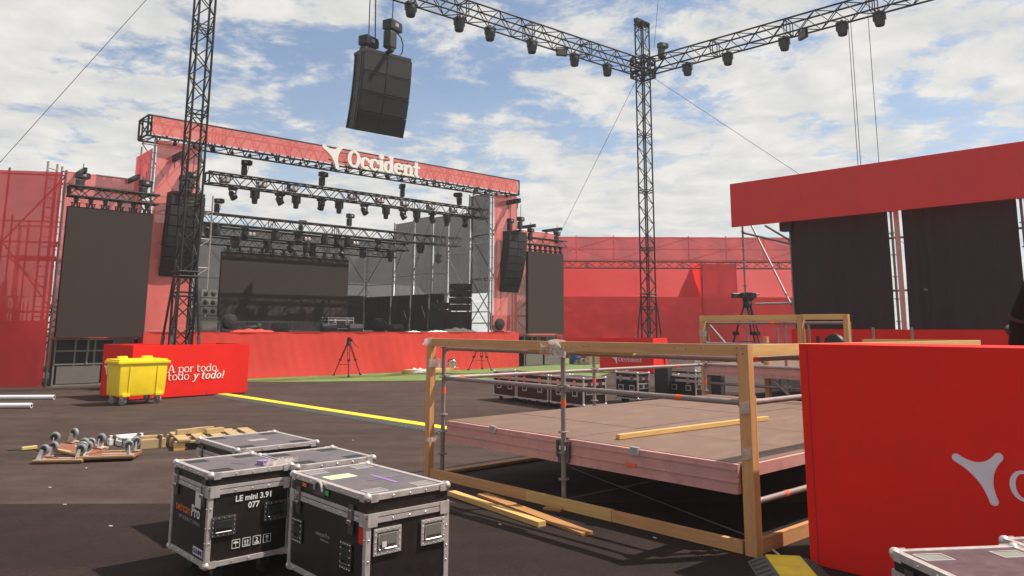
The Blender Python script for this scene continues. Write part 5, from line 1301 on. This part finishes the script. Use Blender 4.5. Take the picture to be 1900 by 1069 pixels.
MB().box((-.0012, W1*.2, ZB+.075), (.002, .17, .05)).build('paper_label', 'paper', c1); sans('GLSHINE', c1, 'blue_print', (-.0025, W1*.2, ZB+.062), (0, -1, 0), (0, 0, 1), .04, 'lettering', bold=.001)
b = MB()
for k in range(2): b.box((L1*.5+.03*k, W1*.45-.05*k, zt1+.0006), (.2, .012, .0012), Matrix.Rotation(rad(-62), 3, 'Z'))
b.build('purple_tape', 'violet_tape', lid1)
# tape rolls on the lid
Mc = Matrix.Translation(P1) @ Matrix.Rotation(rad(90-az1), 4, 'Z')
t = thing('tape_roll', 'small dark roll of tape lying on the lettered case', 'tape', Mc @ V((L1*.74, W1*.2, zt1)), 0)
MB().lathe([(.03, 0), (.05, 0), (.05, .03), (.03, .03)], (0, 0, 0), n=18).build('roll', 'violet_tape', t, True); MB().lathe([(.028, .001), (.028, .012)], (0, 0, 0), n=14).build('core', 'paper', t)
b = MB(); r_ = random.Random(4)
for k in range(7): b.grid(lambda a, c, k=k: V((.22*(a-.5)+.03*math.sin(k), .04*(k-3)*.4+.02*math.sin(a*9+k), .004+.035*abs(math.sin(a*6+k*1.7))*c)), 8, 2)
o = b.build('film_scrap', 'clear_wrap', None, True); o.location = Mc @ V((L1*.9, W1*.12, zt1)); o.rotation_euler = (0, 0, rad(90-az1)+.3); tag(o, 'crumpled clear film lying on the corner of the lettered case', 'plastic film')

P2, zt2, a2, b2 = from_px((682, 922), 832, 542, .74, 48.5)
az2 = math.degrees(math.atan2(a2.x, a2.y)); L2, W2 = a2.length, b2.length; H2 = zt2-ZB
c2, lid2 = flight_case('worn black flight case with a bright metal strip nearest the viewer', P2, az2, L2, W2, ZB, zt2, .125, 1, dict(cup='chrome', handles=[('r', L2*.24, ZB+H2*.56, .19, .15, True), ('r', L2*.80, ZB+H2*.56, .18, .15, True), ('l', W2*.87, ZB+H2*.42, .13, .15), ('l', W2*.22, ZB+H2*.38, .13, .16)], latches=[('l', W2*.87, 1), ('l', W2*.17, 1)]))
MB().box((L2*.3, W2*.66, zt2+.0008), (.2, .13, .0015)).build('paper_label', 'paper_yellow', lid2)
MB().box((L2*.62, W2*.42, zt2+.001), (.03, .32, .0015)).box((L2*.66, W2*.42, zt2+.0024), (.3, .008, .001)).build('purple_tape', 'violet_tape', lid2)
MB().box((-.004, W2*.52, zt2-.055), (.006, .1, .03)).build('green_tape', 'green_tape', c2); MB().box((-.003, W2*.8, zt2-.05), (.006, .055, .022)).build('orange_tape', 'orange_tape', c2)
b = MB().box((-.006, W2*.58, zt2-.045), (.01, .14, .075)); hd = b.build('lid_pull', 'steel_dark', lid2, bevel=.003)
MB().path([V((-.018, W2*.58+.055*math.cos(k*math.pi/8), zt2-.05+.055*math.sin(k*math.pi/8))) for k in range(9)], .009, 6).build('pull_handle', 'alu', hd, True)
sans('twincam', c2, 'grey_print', (-.001, W2*.5, ZB+H2*.46), (0, -1, 0), (0, 0, 1), .035, 'lettering', 'RIGHT'); sans('Pro', c2, 'grey_print', (-.001, W2*.495, ZB+H2*.46), (0, -1, 0), (0, 0, 1), .04, 'lettering', 'LEFT'); sans('INTERNATIONAL', c2, 'grey_print', (-.001, W2*.5, ZB+H2*.42), (0, -1, 0), (0, 0, 1), .014, 'lettering')
MB().box((-.001, W2*.06, ZB+H2*.62), (.002, .045, .09)).build('red_label', 'red_board', c2)
MB().box((L2*.19, -.021, ZB+H2*.535), (.03, .002, .03)).build('paper_label', 'paper', c2)
# rear pair
zt3 = zt1; P3t, _, a3, b3 = from_px((551, 866), 695, 479, zt3, 48.0)
flight_case('black flight case behind the two front cases, its lid level with theirs', V((P3t.x, P3t.y, 0)), math.degrees(math.atan2(a3.x, a3.y)), a3.length, b3.length, ZB, zt3, .105, 0, dict(handles=[('r', a3.length*.5, .4, .17, .13)], latches=[('l', b3.length*.12, 0), ('l', b3.length*.86, 0)]))
P4t, _, a4, b4 = from_px((440, 835), 590, 368, zt3, 48.0)
c4, lid4 = flight_case('black flight case farthest back in the group of four', V((P4t.x, P4t.y, 0)), math.degrees(math.atan2(a4.x, a4.y)), a4.length, b4.length, ZB, zt3, .105, 0, dict(handles=[('l', b4.length*.5, .4, .17, .13)], latches=[('l', b4.length*.12, 0), ('l', b4.length*.86, 0)]))
MB().box((a4.length*.5, b4.length*.5, zt3+.0008), (.16, .1, .0012)).build('smudged_label', 'grey_print', lid4)
# two cases at the lower right corner
pK = G(1655, 1022, .72); azk = 82.0; xk, yk = adir(azk), adir(azk-90)
Wk, Lk_ = .62, 1.0
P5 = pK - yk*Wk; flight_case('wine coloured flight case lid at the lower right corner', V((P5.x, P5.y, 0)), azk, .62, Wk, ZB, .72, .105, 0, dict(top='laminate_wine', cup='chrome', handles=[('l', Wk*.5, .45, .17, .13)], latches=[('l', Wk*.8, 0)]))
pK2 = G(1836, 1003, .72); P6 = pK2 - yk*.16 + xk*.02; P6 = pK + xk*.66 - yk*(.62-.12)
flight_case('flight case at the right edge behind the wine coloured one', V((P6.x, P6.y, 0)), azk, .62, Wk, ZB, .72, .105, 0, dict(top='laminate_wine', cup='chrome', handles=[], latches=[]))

# ------------------------------------------------------------------ SECOND PLATFORM with camera (behind the first)
Y2 = 14.4
q0 = AT(1306, 640, Y2); q0.z = 0; zr2 = AT(1306, 586, Y2).z; zd2 = AT(1306, 674, Y2).z
t2 = thing('camera_platform', 'higher scaffold platform with timber rails carrying a camera tripod', 'platform', q0, rad(90-(SAZ+90)))
pt_save = pt; pt = t2
# local x along -B (to the right), y along A (away)
x485 = (PL(1487, 620, q0, A_)-q0).dot(-B_)
LX, LY = x485+.8, 2.6
for k in range(5): MB().cube(k*LX/5+.004, (k+1)*LX/5-.004, .03, LY, zd2-.02, zd2).build('deck_board', 'deck_ply', t2)
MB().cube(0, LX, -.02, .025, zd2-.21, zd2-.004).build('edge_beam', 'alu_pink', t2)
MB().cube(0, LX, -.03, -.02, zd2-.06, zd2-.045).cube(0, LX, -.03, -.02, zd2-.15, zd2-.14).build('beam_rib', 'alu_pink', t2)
for x in (.06, 1.6, x485+.1, LX):
    for y in (.06, LY): MB().tube((x, y, 0), (x, y, zr2-.12 if y < 1 else zr2-.2), .0245, 10).build('scaffold_post', 'tube_old', t2, True)
for z in (zr2-.14, zd2-.36): MB().tube((.06, .06, z), (LX, .06, z), .0245, 10).build('ledger', 'tube_old', t2, True)
MB().tube((.06, .1, zr2-.16), (.75, .1, zd2), .0245, 8).build('brace', 'tube_old', t2, True)
MB().tube((1.2, .03, zd2-.1), (2.3, .03, .05), .0245, 8).build('brace', 'tube_old', t2, True)
MB().tube((2.6, .6, zd2-.1), (1.2, .6, .3), .0245, 8).build('brace', 'tube_old', t2, True)
MB().tube((1.35, .06, zr2-.14), (1.42, .06, zr2-.14), .027, 10).build('tape_band', 'orange_tape', t2)
tb_((0, 0, 0), (0, 0, zr2-.1), .09, .12, 'pine', 'timber_post', (0, 1, 0)); tb_((x485, 0, zd2-.3), (x485, 0, zr2), .09, .1, 'pine', 'timber_post', (0, 1, 0))
tb_((-.06, -.01, zr2-.05), (x485-.05, -.01, zr2-.05), .05, .1, 'pine_yellow'); tb_((x485+.05, -.01, zr2-.04), (x485+.75, -.01, zr2-.04), .05, .09, 'pine_yellow')
tb_((x485+.78, 0, zd2-.2), (x485+.78, 0, zr2), .08, .08, 'pine', 'timber_post', (0, 1, 0))
wrap((0, 0, zd2+.55), .06, .07, .1, 21); wrap((0, 0, zd2-.3), .06, .07, .08, 22)
tb_((1.1, .3, 0), (1.1, .3, zd2+.5), .08, .08, 'pine', 'timber_post', (0, 1, 0)); wrap((1.1, .3, zd2+.1), .06, .06, .1, 23)
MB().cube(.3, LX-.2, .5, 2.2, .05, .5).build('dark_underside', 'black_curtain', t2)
pt = pt_save
ct = q0 + (-B_)*((PL(1390, 640, q0+A_*1.1, A_)-q0).dot(-B_)) + A_*1.1
hh = AT(1390, 546, ct.y).z - zd2
tp_ = tripod('heavy camera tripod standing on the timber railed platform', V((ct.x, ct.y, zd2)), hh*1.02, .4, True, .42)
MB().box((0, 0, hh*.98), (.34, .16, .1)).tube((-.35, 0, hh*1.0), (.3, 0, hh*1.0), .02, 6).box((-.3, 0, hh*.97), (.1, .08, .08)).build('camera_plate', 'black_plastic', tp_, bevel=.01)
tt = thing('stage_fan', 'dark cluttered fan frame inside the upper timber railing', 'fan', q0+(-B_)*(x485+.42)+A_*.3+V((0, 0, zd2+.12)), rad(90-(SAZ+90)))
MB().lathe([(.16, -.06), (.2, -.04), (.2, .04), (.16, .06)], (0, 0, .24), (.3, 1, 0), 18).build('housing', 'black_metal', tt, True); MB().bar((-.3, 0, 0), (.3, 0, 0), .2, .06).bar((-.28, 0, 0), (-.28, 0, .4), .05, .05).bar((.28, 0, 0), (.28, 0, .4), .05, .05).build('stand', 'black_metal', tt)
small_case('pale grey box on the ground behind the camera platform post', q0+A_*3.2+(-B_)*.35, rzc, .8, .9, 1.1, 1, 'grey_cabinet', False)

# ------------------------------------------------------------------ RIGHT STRUCTURE: red fascia on scaffold with black curtains
YR = 19.5
f0 = AT(1358, 422, YR); f0t = PL(1358, 342, V((0, YR, 0)), V((0, 1, 0)))
azr = 0; fr_az = None
# direction from measured vanishing point of its top and bottom edges (x about -430 on the horizon)
dv = ray(-430, 613); dR = -V((dv.x, dv.y, 0)).normalized()
base = V((f0.x, f0.y, 0)); zf0, zf1 = f0.z, f0t.z; LRr = 9.5
t = thing('media_tribune', 'scaffold grandstand with red fascia board and black curtains at the right', 'grandstand', base, math.atan2(dR.y, dR.x))
MB().cube(0, LRr, -.02, .03, zf0, zf1).build('fascia', 'red_fascia', t, bevel=.004)
for k in range(1, 5): MB().cube(k*1.9, k*1.9+.006, -.0215, -.018, zf0+.002, zf1-.002).build('fascia_joint', 'red_board', t)
MB().cube(-.0, LRr, .04, .12, zf1-.09, zf1-.01).cube(0, LRr, .04, .12, zf0+.02, zf0+.1).build('fascia_frame', 'steel_dark', t)
def rR(px, py, off=0.0):
    nR = V((-dR.y, dR.x, 0)); q = PL(px, py, base+nR*off, nR)-base; return q.dot(dR), q.z
def curtain(xa, xb, za, zb_, off):
    b = MB(); n = 70
    b.grid(lambda a, c: V((xa+(xb-xa)*a, off+.055*math.sin(a*(xb-xa)*8+1.6*math.sin(a*9+xa)+.5*c)*(.35+.65*(1-c))+.025*math.sin(a*37+2*math.sin(a*5)+c)-.05*math.sin(math.pi*c)*math.sin(a*4.2+xa), za+(zb_-za)*c)), n, 6)
    b.build('curtain', 'black_curtain', t, True)
off = .5
xa = rR(1470, 500, off)[0]; xb = rR(1655, 500, off)[0]; xc = rR(1680, 500, off)[0]; xd = rR(1894, 450, off)[0]; zlow = rR(1560, 612, off)[1]-.25
curtain(xa, xb, zlow, zf0+.25, off); curtain(xc, xd, zlow, zf0+.25, off); curtain(xd+.12, LRr-.1, zlow, zf0+.25, off)
for x in (xa-.05, xb+.03, xd+.05, LRr-.1):
    MB().tube((x, off+.1, 0), (x, off+.1, zf1-.1), .0285, 10).build('scaffold_post', 'tube_old', t, True)
    for k in range(9): MB().lathe([(.026, 0), (.06, .004), (.06, .02), (.026, .024)], (x, off+.1, .4+k*.5), n=10).build('rosette', 'tube_old', t)
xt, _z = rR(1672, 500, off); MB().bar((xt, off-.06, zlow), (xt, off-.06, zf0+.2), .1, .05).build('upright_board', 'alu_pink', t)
x1 = rR(1381, 500, 1.6)[0]
MB().tube((x1, 1.6, 0), (x1, 1.6, zf0+.3), .0285, 10).build('scaffold_post', 'tube_old', t, True)
for k in range(8): MB().lathe([(.026, 0), (.06, .004), (.06, .02), (.026, .024)], (x1, 1.6, .9+k*.5), n=10).build('rosette', 'tube_old', t)
MB().tube((x1, 1.6, 3.0), (x1, 1.6, 3.1), .031, 10).build('tape_band', 'orange_tape', t)
za_ = rR(1393, 428, 1.55); zb_2 = rR(1468, 566, off+.1)
MB().tube((za_[0], 1.55, za_[1]+.2), (zb_2[0], off+.1, zb_2[1]), .0285, 8).build('brace', 'tube_old', t, True)
zz = rR(1380, 432, 1.6)[1]; MB().tube((x1, 1.6, zz), (xa-.05, off+.1, rR(1466, 452, off)[1]), .0285, 8).build('brace', 'steel_dark', t, True)
MB().tube((rR(1420, 420, 1)[0], 1.0, zf0+.1), (xa-.05, off+.1, rR(1465, 446, off)[1]), .0285, 8).build('brace', 'steel_dark', t, True)
zz = rR(1410, 564, off+.3)[1]; MB().tube((rR(1402, 564, off+.3)[0], off+.3, zz), (xa-.05, off+.1, zz), .0285, 8).build('ledger', 'galv', t, True)
MB().tube((rR(1440, 564, off+.3)[0], off+.3, zz), (rR(1448, 564, off+.3)[0], off+.3, zz), .031, 8).build('tape_band', 'orange_tape', t)
MB().box((xa-.06, off-.02, zf0-.02), (.3, .25, .3)).build('ceiling_speaker', 'speaker_black', t)
b = MB()
for z in (1.6, 2.6, 3.8): b.tube((xa-.05, off+.12, z), (LRr, off+.12, z), .026, 8)
b.tube((xa, 2.6, 0.2), (xa, off+.1, zf0), .026, 6)
b.build('rear_ledgers', 'tube_old', t, stuff=True)
for x in (xa, xd, LRr-.1):
    MB().tube((x, 3.0, 0), (x, 3.0, zf1-.1), .0285, 8).build('scaffold_post', 'tube_old', t, True)
    MB().tube((x, off+.1, zf1-.15), (x, 3.0, zf1-.15), .0285, 8).build('roof_tube', 'tube_old', t, True)
zw = rR(1560, 611, -.15)[1]
MB().cube(rR(1470, 611, -.15)[0], LRr, -.2, -.12, .05, zw).build('low_wall', 'red_board', t)
# wires from the overhead truss to the fascia
for i, (x0, y0, x1_, y1_, lab) in enumerate(((1575, 62, 1592, 302, 'left'), (1580, 62, 1600, 302, 'middle'), (1612, 48, 1635, 297, 'right'))):
    P = rig_pt(x0, y0, TR, dS); Q = AT(x1_, y1_, P.y); cable(V((P.x, P.y, HT-.25)), V((P.x, P.y, Q.z-1.2)), .011, f'{lab} of the three thin wires hanging to the red fascia', name='hanging_wire')
# rolled black umbrella-like stand at right edge
P0 = AT(1878, 636, 6.4); P1_ = AT(1912, 525, 6.1)
t = thing('speaker_pole', 'black padded pole leaning at the right edge above the red box', 'pole', V((P0.x, P0.y, 0)), 0)
v0 = V((0, 0, P0.z)); v1 = P1_-V((P0.x, P0.y, 0))
MB().tube(v0-V((0, 0, .3)), v0.lerp(v1, .45), .06, 10, .075).tube(v0.lerp(v1, .45), v1, .075, 10, .05).build('padded_sleeve', 'dark_pipe', t, True)
MB().tube((0, 0, 0), v0, .03, 8).build('lower_pole', 'dark_pipe', t, True)
b = MB()
for k in (.2, .42): b.lathe([(.075, -.02), (.085, 0), (.075, .02)], v0.lerp(v1, k), (v1-v0), 12)
b.build('strap_band', 'black_curtain', t)

# ------------------------------------------------------------------ litter
r_ = random.Random(2); lit = [(930, 0), (68, 0)]
for i, (x, y) in enumerate(((205, 978), (92, 906), (120, 938), (655, 818), (928, 975), (1215, 1000), (160, 870))):
    o = MB().box((0, 0, .004), (.032, .014, .006), Matrix.Rotation(r_.uniform(0, 3), 3, 'Z')).build('litter_scrap', 'paper', None); o.location = G(x, y)+V((0, 0, .005)); tag(o, ['pale paper scrap on the dark asphalt left of the lettered case', 'pale paper scrap near the dollies on the asphalt', 'pale paper scrap beside the asphalt seam at left', 'pale paper scrap on the asphalt behind the flight cases', 'pale stub of wood on the ground before the platform', 'pale scrap under the platform front', 'pale scrap at the edge of the dolly pile'][i], 'litter', 'litter scraps')
hz = bpy.data.materials.new('veil_haze'); hz.use_nodes = True  # added volume standing in for lens veil, lifts the darks
for n_ in list(hz.node_tree.nodes):
    if n_.type == 'BSDF_PRINCIPLED': hz.node_tree.nodes.remove(n_)
pv = hz.node_tree.nodes.new('ShaderNodeVolumePrincipled'); pv.inputs['Color'].default_value = (.94, .93, .95, 1); pv.inputs['Density'].default_value = .0010; pv.inputs['Anisotropy'].default_value = .2
hz.node_tree.links.new(pv.outputs[0], hz.node_tree.nodes['Material Output'].inputs['Volume']); MATS['veil_haze'] = hz
ho = MB().cube(-131, 131, -41, 221, -1, 20).build('haze', 'veil_haze'); ho['kind'] = 'stuff'; ho['label'] = 'thin pale haze added over the whole site to lift the darks'
print('objects', len(bpy.data.objects))
